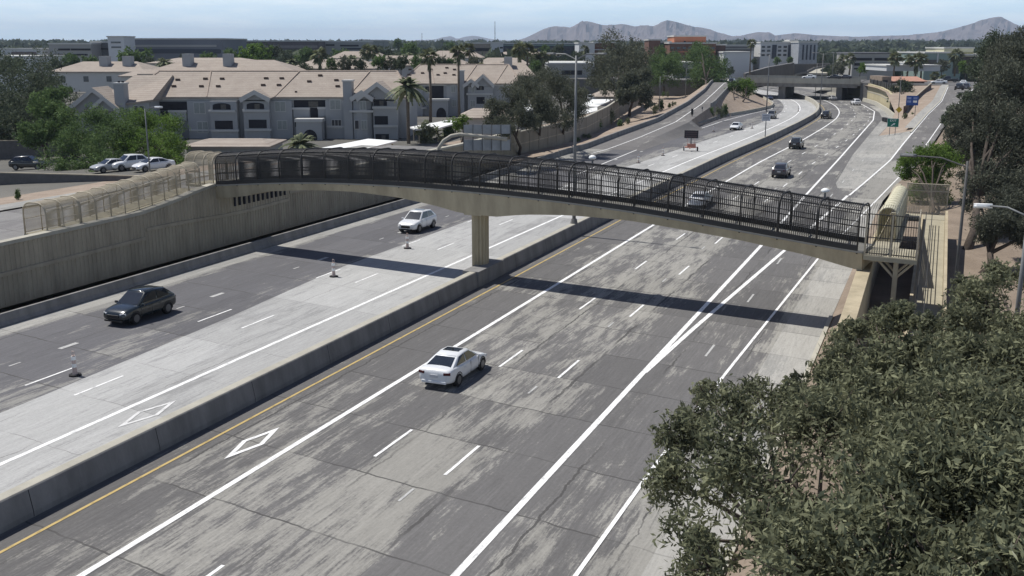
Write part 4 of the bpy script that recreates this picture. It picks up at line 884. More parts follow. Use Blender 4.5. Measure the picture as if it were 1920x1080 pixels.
# blue service sign, yellow sign
x, y = P(1707, 222, 2.0); z_ = zrg(x, y)
t = thing('service_sign', 'blue service sign on posts in front of the dark tree on the gravel triangle', 'road sign', (*P(1708, 218, 1.5), 1.4), -.1); M_blue = plain('sign_blue', (.02, .07, .27), .5, .06)
for s_ in (-.7, .7): m_ = MB(); m_.box((s_, .08, 1.4), (.1, .1, 2.8)); m_.build('post', M_galv, t)
lbox('sign_panel', (0, 0, 3.2), (2.3, .05, 1.9), M_blue)
for i, (a_, b_) in enumerate(((-.6, 3.65), (.55, 3.65), (-.6, 3.0), (.55, 3.0))): lbox('logo_plate', (a_, -.04, b_), (.75, .02, .42), plain('logo_pale', (.22, .28, .5), .5, .2) if i != 3 else M_white)
t = thing('warning_sign', 'yellow diamond ramp sign on a post at the gravel triangle', 'road sign', (*P(1684, 226, .9), .8), -.1); m_ = MB(); m_.box((0, .05, 1.3), (.09, .09, 2.6)); m_.build('post', M_galv, t)
m_ = MB(); m_.add([(0, -.02, 1.55), (.62, -.02, 2.2), (0, -.02, 2.85), (-.62, -.02, 2.2), (0, .02, 1.55), (.62, .02, 2.2), (0, .02, 2.85), (-.62, .02, 2.2)], [(0, 1, 2, 3), (7, 6, 5, 4), (0, 4, 5, 1), (1, 5, 6, 2), (2, 6, 7, 3), (3, 7, 4, 0)]); m_.build('sign_panel', plain('sign_yellow', (.55, .38, .04), .5, .06), t)
x, y = P(1655, 227, .2); t = thing('crash_cushion', 'dark crash cushion at the end of the cream curved barrier', 'crash cushion', (*P(1661, 229), .05), .35)
for k in range(5): lbox('cushion_bay', (0, -1.6+k*.75, .45), (.7, .6, .8), M_dark if k % 2 else M_trim, t, .05)
# lamp head and tall pole on the right freeway side, far masts
for px_, row_, d_, lab in ((928, 40, 900, 'tall thin radio mast beyond the apartments on the left of centre'), (791, 62, 1500, 'small distant mast over the treeline left of the hills'),):
    x_, y_, z_ = atd(px_, row_, d_); t = thing('radio_mast', lab, 'mast', (x_, y_, -1)); m_ = MB(); m_.tube([(0, 0, 0), (0, 0, z_+1)], [.5, .22] if d_ < 1000 else .35, 4); m_.build('shaft', M_galv, t)

# ================================================================ OVERPASS
t = thing('overpass_bridge', 'flat grey road overpass crossing the far bend of the freeway on dark piers', 'overpass', (-40, 312, 0)); O = (-40, 312, 0)
def oy(x): return 313.3+(-.07)*(x+56)
OX = frange(-58, -21.5, 4)
def ob(n0, n1, z0, z1, name, mat, x0=-58, x1=-21.5, par=None):
    mb = MB(O); mb.loft([[(x, oy(x)+n0, z0), (x, oy(x)+n0, z1), (x, oy(x)+n1, z1), (x, oy(x)+n1, z0)] for x in frange(x0, x1, 6)]); return mb.build(name, mat, par or t)
ob(0, 24, 4.1, 5.15, 'deck', M_median); ob(-.3, 0, 4.6, 6.05, 'parapet', M_lightc); ob(24.02, 24.3, 4.3, 6.1, 'parapet', M_lightc); ob(.3, 23.9, 5.154, 5.18, 'road_surface', M_street)
ob(.25, 1.5, 3.55, 4.097, 'edge_girder', M_median, -57, -22.5)
for x0, x1 in ((-44.6, -42.6), (-28.2, -26.6)):
    ob(2, 22, 0, 4.09, 'pier', M_median, x0, x1)
ob(1.6, 23, 0, 4.09, 'abutment', M_wallc, -60.5, -57.2)
for px_, lab in ():
    pass
# beige retaining wall right of the underpass
t = thing('retaining_wall', 'sunlit cream retaining wall curving right of the underpass', 'wall', (-20, 300, 0)); O = (-20, 300, 0)
mb = MB(O); rows = []
for y in frange(263, 330, 3): x = lerp(RG, y)+.75; zt = lerp([(262, 3.9), (268, 4.5), (332, 5.1)], y); rows.append([(x, y, 0), (x, y, zt), (x+.6, y, zt), (x+.6, y, 0)])
mb.loft(rows); mb.build('wall_panel', plain('cream_wall', (.42, .37, .24), .9, .12, .3), t)
mb = MB(O); rows = []
for y in frange(263, 330, 3): x = lerp(RG, y)+.7; zt = lerp([(262, 3.9), (268, 4.5), (332, 5.1)], y); rows.append([(x, y, zt*.55), (x, y, zt*.6), (x+.04, y, zt*.6), (x+.04, y, zt*.55)])
mb.loft(rows); mb.build('wall_band', M_lightc, t)
t = thing('railing', 'dark solid fence on top of the cream retaining wall by the overpass', 'fence', (-18, 300, 4.6)); mb = MB((-18, 300, 4.6)); rows = []
for y in frange(268, 312, 4): x = lerp(RG, y)+1.8; zt = 4.5; rows.append([(x, y, zt), (x, y, zt+1.5), (x+.12, y, zt+1.5), (x+.12, y, zt)])
mb.loft(rows); mb.build('fence_panel', M_darkm, t)
for y in frange(268, 312, 5.5): m_ = MB((-18, 300, 4.6)); m_.box((lerp(RG, y)+1.75, y, 5.3), (.16, .16, 1.7)); m_.build('post', M_darkm, t)
a = P(1695, 203, 2.6); b = P(1745, 168, 4.4)
wall_between('block_wall', 'brown block wall on the gravel slope left of the frontage road', a+(zrg(*a),), b+(4.4,), 3, 1.6, mat=plain('red_brown_block', (.12, .075, .06), .9, .15, 1))
def embank(name, poly, zt):
    mb = MB(); mb.prism(poly, -2, zt); return tag(mb.build(name, M_street), kind='structure')
embank('approach_road_east', [(-21.5, oy(-21)+.3), (-12, 303), (10, 298), (60, 298), (60, 322), (-21.5, 334)], 5.07)
embank('approach_road_west', [(-58, 313.8), (-58, 337), (-110, 340), (-110, 310)], 5.09)
embank('side_street', [(-110.1, 310), (-110.1, 340), (-300, 342), (-300, 318)], 2.0)
# far stack of flyover walls behind the overpass
def farwall(name, lab, pts, h, th, mat, cat='wall'):
    t = thing(name, lab, cat, pts[0]); mb = MB(pts[0]); mb.sweep(pts, [(-th/2, -h), (-th/2, 0), (th/2, 0), (th/2, -h)]); mb.build('wall_panel', mat, t)
    mb = MB(pts[0]); mb.sweep(pts, [(-th*.7, .003), (-th*.7, .35), (th*.7, .35), (th*.7, .003)]); mb.build('wall_coping', M_median, t); return t
M_brownc = conc_mat('brown_grey_concrete', (.165, .15, .135), .2)
farwall('flyover_wall', 'long dark brown ribbed wall rising behind the overpass', [atd(1396, 139, 400), atd(1440, 127, 410), atd(1487, 119, 430)], 6.5, .8, M_brownc)
farwall('flyover_wall', 'second brown wall stretching right behind the overpass to the palms', [atd(1488, 121, 434), atd(1520, 121, 470), atd(1590, 119, 500)], 7, .8, M_brownc)
for (pts_, lab) in (([atd(1460, 141, 430), atd(1490, 135, 450), atd(1530, 132, 470), atd(1560, 127, 490)], 'pale curved ramp deck behind the overpass, left one'), ([atd(1532, 137, 430), atd(1545, 130, 455), atd(1570, 125, 480), atd(1600, 122, 500)], 'pale curved ramp deck behind the overpass near the palms')):
    t = thing('ramp_bridge', lab, 'ramp', pts_[0]); mb = MB(pts_[0]); mb.sweep(pts_, [(-4, -.8), (-4, 0), (4, 0), (4, -.8)]); mb.build('deck', M_lightc, t); mb = MB(pts_[0]); mb.sweep(pts_, [(-4.3, -.9), (-4.3, .9), (-4.01, .9), (-4.01, -.9)]); mb.build('parapet', M_median, t)

# ================================================================ BUILDINGS
AX = Vector((math.cos(PS), math.sin(PS), 0)); AY = Vector((-math.sin(PS), math.cos(PS), 0))     # along and away from the picture plane
def frame(d):   # local origin at column 960, depth d, level 0
    x, y = PD(960, d, 0); return Vector((x, y, 0))
class House:
    """facade square to the view: u metres along, v metres back, z up"""
    def __init__(s, name, label, cat, px0, d, z0=-1.2, group=None, yaw=0):
        s.d = d; s.px0 = px0; x, y = PD(px0, d, 3.); s.t = thing(name, label, cat, (x, y, z0), PS+yaw, group); s.z0 = z0; s.n = 0
    def u(s, px): return (px-s.px0)/F*s.d
    def z(s, row): return zrow(row, s.d)-s.z0
    def bx(s, name, u0, u1, v0, v1, z0, z1, mat, par=None, bev=0):
        m = MB(); m.b2((u0, v0, z0), (u1, v1, z1)); return m.build(name, mat, par or s.t, bevel=bev)
    def pb(s, name, px0, px1, r0, r1, v0, v1, mat, par=None): return s.bx(name, s.u(px0), s.u(px1), v0, v1, s.z(r1), s.z(r0), mat, par)
    def roof(s, name, u0, u1, v0, v1, ze, zr, mat=None, hip=(0, 0), ov=.5, th=.25, par=None, ridge=.5):
        u0 -= ov; u1 += ov; v0 -= ov; v1 += ov; vm = v0+(v1-v0)*ridge; m = MB()
        lo = [(u0, v0, ze), (u1, v0, ze), (u1, v1, ze), (u0, v1, ze)]; a = (u0+hip[0], vm, zr); b = (u1-hip[1], vm, zr)
        vs = [(p[0], p[1], p[2]-th) for p in lo]+lo+[a, b]
        m.add(vs, [(3, 2, 1, 0), (0, 1, 5, 4), (1, 2, 6, 5), (2, 3, 7, 6), (3, 0, 4, 7), (4, 5, 9, 8), (5, 6, 9), (6, 7, 8, 9), (7, 4, 8)]); return m.build(name, mat or M_tile, par or s.t)
    def gable(s, pxl, pxr, row_e, row_p, v0, v1, frontmat=M_stucco, trim=M_stucco2, proj=.6):
        """front facing gable: tiled roof running back, wall triangle and pale fascia"""
        u0, u1 = s.u(pxl), s.u(pxr); ze, zp = s.z(row_e), s.z(row_p); um = (u0+u1)/2; m = MB()
        g = m.add([(u0, v0-proj, ze), (um, v0-proj, zp), (u1, v0-proj, ze), (u0, v1, ze), (um, v1, zp), (u1, v1, ze), (u0, v0-proj, ze-.25), (u1, v0-proj, ze-.25), (um, v0-proj, zp-.25), (u0, v1, ze-.25), (u1, v1, ze-.25), (um, v1, zp-.25)],
              [(0, 1, 4, 3), (1, 2, 5, 4), (6, 9, 11, 8), (8, 11, 10, 7), (0, 6, 8, 1), (1, 8, 7, 2), (0, 3, 9, 6), (2, 7, 10, 5)]); r = g.build('gable_roof', M_tile, s.t)
        m = MB(); m.add([(u0+.3, v0-.02, ze-.3), (u1-.3, v0-.02, ze-.3), (um, v0-.02, zp-.35), (u0+.3, v0+.3, ze-.3), (u1-.3, v0+.3, ze-.3), (um, v0+.3, zp-.35)], [(0, 1, 2), (5, 4, 3), (0, 3, 4, 1), (1, 4, 5, 2), (2, 5, 3, 0)]); m.build('gable_wall', frontmat, s.t)
        m = MB(); w_ = .75
        m.add([(u0, v0-proj-.04, ze-.02), (um, v0-proj-.04, zp-.02), (u1, v0-proj-.04, ze-.02), (u1-.25, v0-proj-.04, ze-w_), (um, v0-proj-.04, zp-w_), (u0+.25, v0-proj-.04, ze-w_)], [(0, 5, 4, 1), (1, 4, 3, 2)]); o = m.build('gable_fascia', trim, s.t, fix=False)
        so_ = o.modifiers.new('th', 'SOLIDIFY'); so_.thickness = .08; so_.offset = 0
    def window(s, px0, px1, r0, r1, v, blind=True, mull=1, frame=.10, name='window', mat=None):
        u0, u1, z0, z1 = s.u(px0), s.u(px1), s.z(r1), s.z(r0)
        f = s.bx(name, u0, u1, v-.06, v, z0, z1, M_stucco2); g = s.bx('pane', u0+frame, u1-frame, v-.085, v-.062, z0+frame, z1-frame, mat or (M_blind if blind else M_glass), f)
        for k in range(mull): uu = u0+(u1-u0)*(k+1)/(mull+1); s.bx('sash', uu-.04, uu+.04, v-.11, v-.087, z0+frame, z1-frame, M_stucco2, f)
        return f
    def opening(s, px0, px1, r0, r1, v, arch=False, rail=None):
        """balcony opening as a thin dark panel, its colour standing in for the shade inside, with its pale rail ledge"""
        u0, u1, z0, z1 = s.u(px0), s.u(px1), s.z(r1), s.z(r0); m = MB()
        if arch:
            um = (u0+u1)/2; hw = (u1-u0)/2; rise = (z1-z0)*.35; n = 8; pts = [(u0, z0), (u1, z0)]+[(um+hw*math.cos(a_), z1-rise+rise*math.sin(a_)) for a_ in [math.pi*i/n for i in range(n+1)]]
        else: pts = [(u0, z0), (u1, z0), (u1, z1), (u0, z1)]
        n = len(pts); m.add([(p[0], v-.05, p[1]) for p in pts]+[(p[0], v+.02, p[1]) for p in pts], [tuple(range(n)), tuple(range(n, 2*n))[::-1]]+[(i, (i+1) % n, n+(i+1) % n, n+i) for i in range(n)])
        o = m.build('opening_shade', M_dark, s.t)  # flat dark panel paints in the shade of the open balcony
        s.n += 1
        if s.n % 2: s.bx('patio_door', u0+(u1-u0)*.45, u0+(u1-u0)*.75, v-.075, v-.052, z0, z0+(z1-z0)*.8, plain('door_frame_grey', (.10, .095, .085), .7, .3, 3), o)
    def vents(s, lst, zfun):
        for px_, r_ in lst: pass
W_ = M_stucco
def apartment_block(px0, px1, d, label, rowe, rowr, rowb=283, depth=17, hip=(6, 6), z0=-1.3):
    h = House('apartment_building', label, 'building', px0, d, z0, 'grey stucco apartment blocks with tile roofs')
    h.bx('wall', 0, h.u(px1), 0, depth, 0, h.z(rowe)-.5, W_)
    h.bx('cornice', -.15, h.u(px1)+.15, -.18, depth+.15, h.z(rowe)-.497, h.z(rowe)-.26, M_stucco2)
    dr = d+depth*.5; zr_ = zrow(rowr, dr)-z0
    h.roof('roof', 0, h.u(px1), 0, depth, h.z(rowe), zr_, hip=hip); h.zr = zr_; h.depth = depth; h.ze = h.z(rowe)
    u1 = h.u(px1)+.5; vm = depth/2; cap_ = plain('ridge_tile', (.33, .27, .225), .85, .2, 2)
    for a_, b_ in (((-.5+hip[0], vm, zr_), (u1-hip[1], vm, zr_)), ((-.5, -.5, h.ze), (-.5+hip[0], vm, zr_)), ((u1, -.5, h.ze), (u1-hip[1], vm, zr_))):
        m_ = MB(); m_.tube([a_, b_], .17, 5); m_.build('ridge_cap', cap_, h.t)
    for f_ in (.28, .52, .78):
        uu = u1*f_; m_ = MB(); m_.tube([(uu, -.45, h.ze+.03), (uu+(2.5 if f_ > .5 else -1.5), vm-.3, zr_-.02)], .11, 4); m_.build('ridge_cap', cap_, h.t)
    return h
def roofvents(h, pxs):
    for i, (px_, f_) in enumerate(pxs):
        v = h.depth/2*f_; z_ = h.ze+(h.zr-h.ze)*((v+.5)/(h.depth/2+.5)); u = h.u(px_)
        h.bx('roof_vent', u-.35, u+.35, v-.2, v+.2, z_-.1, z_+.28, plain('vent_brown', (.10, .07, .055), .8, .2))
# --- block 1, near
h = apartment_block(245, 765, 170, 'long three storey grey apartment block nearest the freeway, with gables, balconies and two chimneys', 181, 133, hip=(3, 3))
for px0, px1, r0, r1, v in ((248, 282, 0, 0, -.5), (355, 400, 0, 0, -.6), (400, 450, 0, 0, -1.6), (462, 510, 0, 0, -1.6), (510, 550, 0, 0, -.6), (613, 648, 0, 0, -.8), (703, 748, 0, 0, -1.8)):
    h.bx('facade_bay', h.u(px0), h.u(px1), v, -.003, 0, h.ze-.56-.05*(v < -1), W_)
h.bx('chimney', h.u(648), h.u(664), -1.6, 1.0, 0, h.z(152), M_stucco); h.bx('chimney_cap', h.u(646.5), h.u(665.5), -1.75, 1.15, h.z(152)+.003, h.z(149), M_stucco2)
# round bay
mb = MB(); uc = h.u(682); mb.prism([(uc+1.75*math.cos(a_), -.6+1.5*math.sin(a_)) for a_ in [2*math.pi*i/12 for i in range(12)]], 0, h.z(187)); mb.build('round_bay', W_, h.t)
h.gable(661, 706, 181, 167, -1.9, 3); h.gable(672, 752, 181, 152, -1.85, 8); h.gable(457, 515, 182, 167, -1.65, 4)
for px0, px1, r0, r1, v, bl, mu in ((367, 389, 191, 213, -.6, 1, 1), (371, 392, 227, 249, -.6, 1, 1), (518, 539, 189, 209, -.6, 1, 1), (521, 540, 225, 243, -.6, 1, 1), (621, 642, 186, 205, -.8, 1, 1), (623, 642, 223, 240, -.8, 0, 2), (254, 266, 193, 213, -.5, 0, 0), (268, 276, 193, 213, -.5, 0, 0), (679, 691, 187, 205, -2.15, 1, 1), (668, 677, 223, 241, -2.1, 0, 0), (680, 692, 223, 241, -2.15, 1, 1)):
    h.window(px0, px1, r0, r1, v, bool(bl), mu)
for px0, px1, r0, r1, v, ar in ((406, 439, 192, 204, -1.6, 1), (408, 441, 225, 241, -1.6, 0), (469, 501, 191, 203, -1.6, 1), (471, 504, 223, 239, -1.6, 0), (704, 729, 185, 197, -1.8, 1), (705, 730, 216, 232, -1.8, 0), (706, 731, 250, 262, -1.8, 0),
                               (284, 353, 190, 207, 0, 0), (553, 613, 187, 201, 0, 0), (285, 296, 214, 226, 0, 0), (302, 318, 208, 232, 0, 0), (583, 597, 202, 222, 0, 0), (553, 566, 222, 238, 0, 0)):
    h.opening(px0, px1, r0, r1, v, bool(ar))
for px0, px1, r0, r1, v in ((398, 448, 205, 209, -1.9), (400, 452, 241.5, 245.5, -1.9), (461, 511, 204, 208, -1.9), (463, 513, 240, 244, -1.9), (702, 747, 198, 202, -2.1), (703, 748, 233, 237, -2.1), (318, 353, 206, 210, -.5), (283, 302, 207, 211, -.5), (550, 583, 201, 205, -.5), (597, 613, 200, 204, -.5), (660, 704, 205, 209, -2.25), (356, 399, 242, 245.5, -.8), (614, 648, 235, 238.5, -1.0)):
    h.pb('balcony_ledge', px0, px1, r0, r1, v, v+.5, M_stucco2)
for px0, px1, r0, r1 in ((321, 352, 210.3, 226), (284, 301, 211.3, 222), (552, 582, 205.3, 220), (598, 612, 204.3, 218)): h.pb('balcony_wall', px0, px1, r0, r1, -.4, -.05, W_)
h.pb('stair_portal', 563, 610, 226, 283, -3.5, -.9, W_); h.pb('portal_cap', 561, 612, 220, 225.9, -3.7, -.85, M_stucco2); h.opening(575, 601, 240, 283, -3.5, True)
h.pb('stair_portal', 300, 345, 232, 283, -3.5, -.9, W_); h.pb('portal_cap', 298, 347, 227, 231.9, -3.7, -.85, M_stucco2)
roofvents(h, [(320, .35), (320, .62), (372, .35), (372, .66), (404, .35), (404, .66), (488, .4), (488, .68), (518, .4), (518, .68), (573, .55), (624, .6), (630, .35), (590, .8)])
# hip lines and party wall on the roof
for px0 in (289, 553): h.bx('party_wall', h.u(px0), h.u(px0)+.3, 1.0, 8, h.ze, h.ze+.9, plain('roof_flashing', (.10, .07, .06), .8, .2))
h2 = House('apartment_building', 'left wing of the near apartment block with big plain gable roof and tall chimney', 'building', 140, 166, -1.3, 'grey stucco apartment blocks with tile roofs')
h2.bx('wall', 0, h2.u(286), 0, 18, 0, h2.z(190), W_); h2.gable(128, 236, 204, 163, -.2, 6); h2.gable(176, 236, 203, 178, -1.4, 3)
m = MB(); ue, uw = h2.u(293), h2.u(165); ze = h2.z(186); zr_ = zrow(140, 176)+1.3
m.add([(uw, -.7, h2.z(203)), (ue, -.7, ze), (ue, 10, zr_), (h2.u(218), 10, zr_), (uw, -.7, h2.z(203)-.3), (ue, -.7, ze-.3), (ue, 19, ze), (uw, 19, ze-1)], [(0, 1, 2, 3), (4, 5, 1, 0), (1, 5, 6, 2), (2, 6, 7, 3), (3, 7, 4, 0), (4, 7, 6, 5)]); m.build('roof', M_tile, h2.t)
h2.bx('chimney', h2.u(224), h2.u(242), -1.2, .9, 0, h2.z(157), W_); h2.bx('chimney_cap', h2.u(222), h2.u(243.5), -1.35, 1.05, h2.z(157)+.003, h2.z(154), M_stucco2)
for q in (229, 236): h2.pb('chimney_pot', q, q+3, 151, 153.9, -.4, 0, M_dark)
h2.bx('facade_bay', h2.u(240), h2.u(284), -.4, -.003, 0, h2.z(191), W_); h2.window(255, 264, 197, 213, -.4, False, 0); h2.window(266, 275, 197, 213, -.4, False, 0)
# --- block 2, the right wing further back
h = apartment_block(752, 975, 224, 'right wing of the grey apartments, further back behind the date palm', 156, 121, rowb=235, depth=18, hip=(4, 3))
for px0, px1, v in ((775, 793, -.5), (838, 868, -.8), (878, 925, -1.5)): h.bx('facade_bay', h.u(px0), h.u(px1), v, -.003, 0, h.ze-.6, W_)
h.bx('chimney', h.u(861), h.u(871), -1.2, .8, 0, h.z(133), W_); h.bx('chimney_cap', h.u(860), h.u(872), -1.3, .9, h.z(133)+.003, h.z(131), M_stucco2)
h.gable(868, 900, 158, 147, -1.6, 3); h.gable(884, 928, 158, 138, -1.55, 7)
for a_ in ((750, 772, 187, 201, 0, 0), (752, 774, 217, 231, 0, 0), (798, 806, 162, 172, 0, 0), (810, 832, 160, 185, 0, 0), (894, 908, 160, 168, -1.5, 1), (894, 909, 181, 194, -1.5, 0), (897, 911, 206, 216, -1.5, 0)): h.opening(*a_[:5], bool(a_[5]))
for a_ in ((846, 855, 160, 173, -.8), (848, 856, 186, 200, -.8), (884, 891, 160, 173, -1.5), (882, 892, 187, 200, -1.5), (784, 790, 190, 201, -.5)): h.window(*a_, True, 1)
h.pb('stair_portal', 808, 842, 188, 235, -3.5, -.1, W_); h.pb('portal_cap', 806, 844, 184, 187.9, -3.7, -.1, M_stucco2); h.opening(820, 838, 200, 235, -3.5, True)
for a_ in ((875, 925, 174, 177, -1.7), (876, 893, 174, 177, -1.75), (748, 780, 202, 205, -.5), (790, 800, 201, 204, -.6)): h.pb('balcony_ledge', *a_[:5], a_[4]+.4, M_stucco2)
roofvents(h, [(765, .4), (765, .7), (790, .5), (805, .7), (820, .4), (833, .5), (835, .8), (850, .4), (850, .7)])
# --- clubhouse and carports
def hiphouse(px0, px1, rowe, rowr, rowb, d, label, depth=14, group='tile roofed apartment blocks further back', chim=(), z0=None, wall=M_stucco2, hip=None, roofm=None, wins=0):
    z0 = zrow(rowb, d) if z0 is None else z0
    h = House('tile_roofed_building', label, 'building', px0, d, z0, group); wd = h.u(px1); hp = wd*.22 if hip is None else hip
    h.bx('wall', 0, wd, 0, depth, 0, h.z(rowe)-.27, wall); h.roof('roof', 0, wd, 0, depth, h.z(rowe), zrow(rowr, d+depth*.5)-z0, roofm, hip=(hp, hp)); h.depth = depth
    for c in chim: h.bx('chimney', h.u(c), h.u(c)+1.6*d/200, depth*.25, depth*.4, h.z(rowe), h.z(rowr)+1.2, M_stucco); 
    for k in range(wins):
        u_ = wd*(k+.5)/wins; h.bx('window', u_-.6, u_+.6, -.06, -.003, h.z(rowe)-2.4, h.z(rowe)-1.1, M_glass)
    return h
hiphouse(349, 500, 274, 259, 292, 128, 'low pink tiled garage roof just beyond the left end of the footbridge', 9, None, z0=.2, wall=M_stucco)
hiphouse(866, 985, 220, 202, 245, 150, 'small tiled garage building behind the overhead sign back', 9, None, z0=.0, wall=M_stucco)
def carport(pts, z, label, zg=-.3):
    c = P(*pts[0], z); t = thing('carport', label, 'carport', (c[0], c[1], zg), 0, 'white flat carport roofs'); O = (c[0], c[1], zg)
    w3 = [P(*p, z) for p in pts]; mb = MB(O); mb.prism([(p[0], p[1]) for p in w3], z-.22, z); mb.build('flat_roof', M_white, t)
    cx_ = sum(p[0] for p in w3)/len(w3); cy_ = sum(p[1] for p in w3)/len(w3)
    for p in w3: mb = MB(O); mb.box((p[0]*.85+cx_*.15, p[1]*.85+cy_*.15, (z-.22+zg)/2), (.15, .15, z-.22-zg)); mb.build('post', M_beigem, t)
carport([(603, 277), (690, 260), (745, 264), (676, 281)], 2.6, 'large white carport roof just behind the footbridge cage')
carport([(768, 238), (846, 224), (860, 229), (822, 240), (780, 242)], 2.6, 'smaller white carport roof by the bright bush and date palm')
carport([(962, 205), (978, 196), (1012, 196), (1010, 202), (968, 211)], 2.8, 'white carport roof seen through the olive grey trees')
carport([(1062, 217), (1062, 210), (1120, 201), (1120, 207), (1098, 213)], 2.9, 'nearer white carport along the sound wall', .1)
carport([(1088, 198), (1110, 186), (1150, 186), (1120, 200)], 2.9, 'farther white carport along the sound wall', .1)
hiphouse(1120, 1200, 181, 168, 192, 262, 'tan tiled garage roof behind the sound wall near the hanging tree', 12, None, z0=.2, wall=M_stucco)
# rows of tile roofs behind
hb = [(100, 272, 134, 115, 172, 250, 'separate grey block with hipped roof and three chimneys at upper left', (178, 222), 4), (268, 560, 138, 112, 160, 215, 'long tiled roof ridge right behind the near block', (335, 412), 0), (280, 480, 118, 108, 140, 290, 'pale tiled roof row below the green tree clump', (), 0), (548, 700, 128, 111, 150, 240, 'tile roofs behind the first palm', (), 0), (680, 880, 122, 104, 150, 270, 'low tile roofs behind the middle palms', (), 0),
      (620, 720, 109, 96, 125, 340, 'pale yellow tiled roof between the palms', (), 0), (800, 905, 108, 95, 122, 380, 'pale tiled roof left of the white panel', (), 0), (905, 1000, 141, 117, 160, 235, 'pink tiled roof at the right end of the apartments', (945,), 0), (895, 990, 120, 108, 135, 330, 'tile roof just below the paired palms', (), 0), (285, 345, 135, 124, 150, 260, 'small tiled roof beside the round bush', (), 0), (920, 1050, 104, 97, 118, 480, 'long pale roof below the dark office block', (), 0), (230, 300, 142, 130, 160, 240, 'little pale roof by the left palm', (), 0)]
for px0, px1, re_, rr_, rb_, d_, lab, ch, wn in hb: hiphouse(px0, px1, re_, rr_, rb_, d_, lab, 18, chim=ch, wins=wn)
# --- far offices, garages, warehouses
def office(px0, px1, rt, rb, d, label, mat, bands=(), wins=None, depth=30, top=None, name='office_building', cat='building', z0=None, yaw=0):
    z0 = min(zrow(rb, d), -.5) if z0 is None else z0
    h = House(name, label, cat, px0, d, z0, None, yaw); wd = h.u(px1); h.bx('wall', 0, wd, 0, depth, 0, h.z(rt), mat); h.bx('roof_edge', -.3, wd+.3, -.3, depth+.3, h.z(rt)+.003, h.z(rt)+.5*d/400, top or M_off)
    for r0, r1, a, b, m_ in bands:
        h.pb('facade_band', px0+(px1-px0)*a, px0+(px1-px0)*b, r0, r1, -.25, -.003, m_)  # dark bands on garages paint in the shade of the open decks
    if wins:
        n, rows_ = wins
        for (r0, r1) in rows_:
            for k in range(n): uu = wd*(k+.5)/n; h.bx('window', uu-wd/n*.3, uu+wd/n*.3, -.2, -.003, h.z(r1), h.z(r0), M_glass)
    return h
G1 = plain('blue_grey_panel', (.15, .16, .185), .8, .08, .05); G2 = plain('garage_concrete', (.30, .30, .29), .85, .08, .05); BR = plain('red_brick', (.155, .085, .065), .9, .12, .3); BR2 = plain('orange_brick', (.42, .17, .10), .9, .08, .3); DKB = plain('dark_blue_cladding', (.045, .052, .07), .6, .12, .05)
TEAL = plain('teal_plaster', (.22, .29, .27), .8, .06, .05); WH = plain('white_plaster', (.52, .53, .54), .8, .06, .05); YW = plain('cream_plaster', (.60, .57, .40), .8, .06, .05)
office(215, 420, 74, 118, 420, 'long blue grey office with dark arcade at upper left', G1, [(92, 100, .12, .98, DKB), (84, 88, .1, .95, G2)], (16, [(93, 99)]), 40)
office(208, 238, 70, 112, 400, 'pale stair tower at the left end of the blue grey office', WH, [], (1, [(78, 81), (87, 90)]), 12, name='stair_tower', cat='tower')
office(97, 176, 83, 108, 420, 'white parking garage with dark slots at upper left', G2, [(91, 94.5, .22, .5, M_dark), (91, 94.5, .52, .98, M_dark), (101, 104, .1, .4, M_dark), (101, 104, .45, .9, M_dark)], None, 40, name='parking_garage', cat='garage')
office(176, 214, 80, 110, 430, 'dark grey link building beside the white garage', plain('mid_grey_panel', (.12, .125, .13), .8), [(90, 93, .1, .8, M_dark)], None, 30)
office(7, 84, 93, 112, 430, 'low white building with brown band at the far left', WH, [(97, 104, .25, .85, plain('brown_band', (.16, .13, .13), .8))], None, 30)
office(-60, 55, 107, 125, 330, 'pale flat roof at the left edge behind the dark trees', WH, [], None, 30)
office(440, 600, 78, 100, 600, 'long low brown building under the skyline left of centre', plain('plum_brown', (.10, .085, .09), .8), [(85, 90, .0, .98, plain('plum_band', (.19, .165, .165), .8))], None, 40)
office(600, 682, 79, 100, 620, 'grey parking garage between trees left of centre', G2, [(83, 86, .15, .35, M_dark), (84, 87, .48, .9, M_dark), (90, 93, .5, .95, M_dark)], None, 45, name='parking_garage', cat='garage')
office(682, 720, 77, 96, 700, 'round topped grey building beside the garage', plain('sage_panel', (.23, .245, .23), .8), [(86, 89, .1, .9, M_dark)], None, 30)
office(878, 922, 82, 104, 520, 'beige low office left of the white panel building', plain('beige_office', (.25, .225, .19), .8), [(90, 96, .1, .95, M_dark)], None, 30)
office(920, 943, 81, 102, 515, 'small bright white tower below the radio mast', WH, [(88, 91, .75, 1.0, M_dark), (90, 99, .35, .55, M_dark)], None, 20, name='white_tower', cat='tower')
office(943, 1085, 83, 120, 540, 'long dark blue office block behind the palms', DKB, [(84, 86, 0, 1, TEAL)], (10, [(90, 94), (100, 105)]), 40)
office(1085, 1114, 82, 120, 430, 'plain white wall block beside the red brick office', WH, [], None, 30)
office(1113, 1152, 81, 118, 440, 'red brick office with white band, behind the big trees', BR, [(92, 94, 0, 1, WH), (101, 107, .3, .95, M_dark)], None, 30)
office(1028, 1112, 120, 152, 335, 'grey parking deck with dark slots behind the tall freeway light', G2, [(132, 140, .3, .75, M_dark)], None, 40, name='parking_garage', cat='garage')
office(1215, 1236, 76, 112, 430, 'brick corner tower left of the orange penthouse', BR, [], None, 15, name='brick_tower', cat='tower')
office(1234, 1256, 80, 112, 440, 'teal glass link between brick towers', plain('teal_glass', (.10, .16, .16), .3), [(90, 92, 0, 1, M_dark)], None, 15)
office(1254, 1340, 82, 120, 425, 'brick office below the orange penthouse', BR, [(96, 98, 0, 1, BR2)], (8, [(88, 92), (104, 108)]), 30)
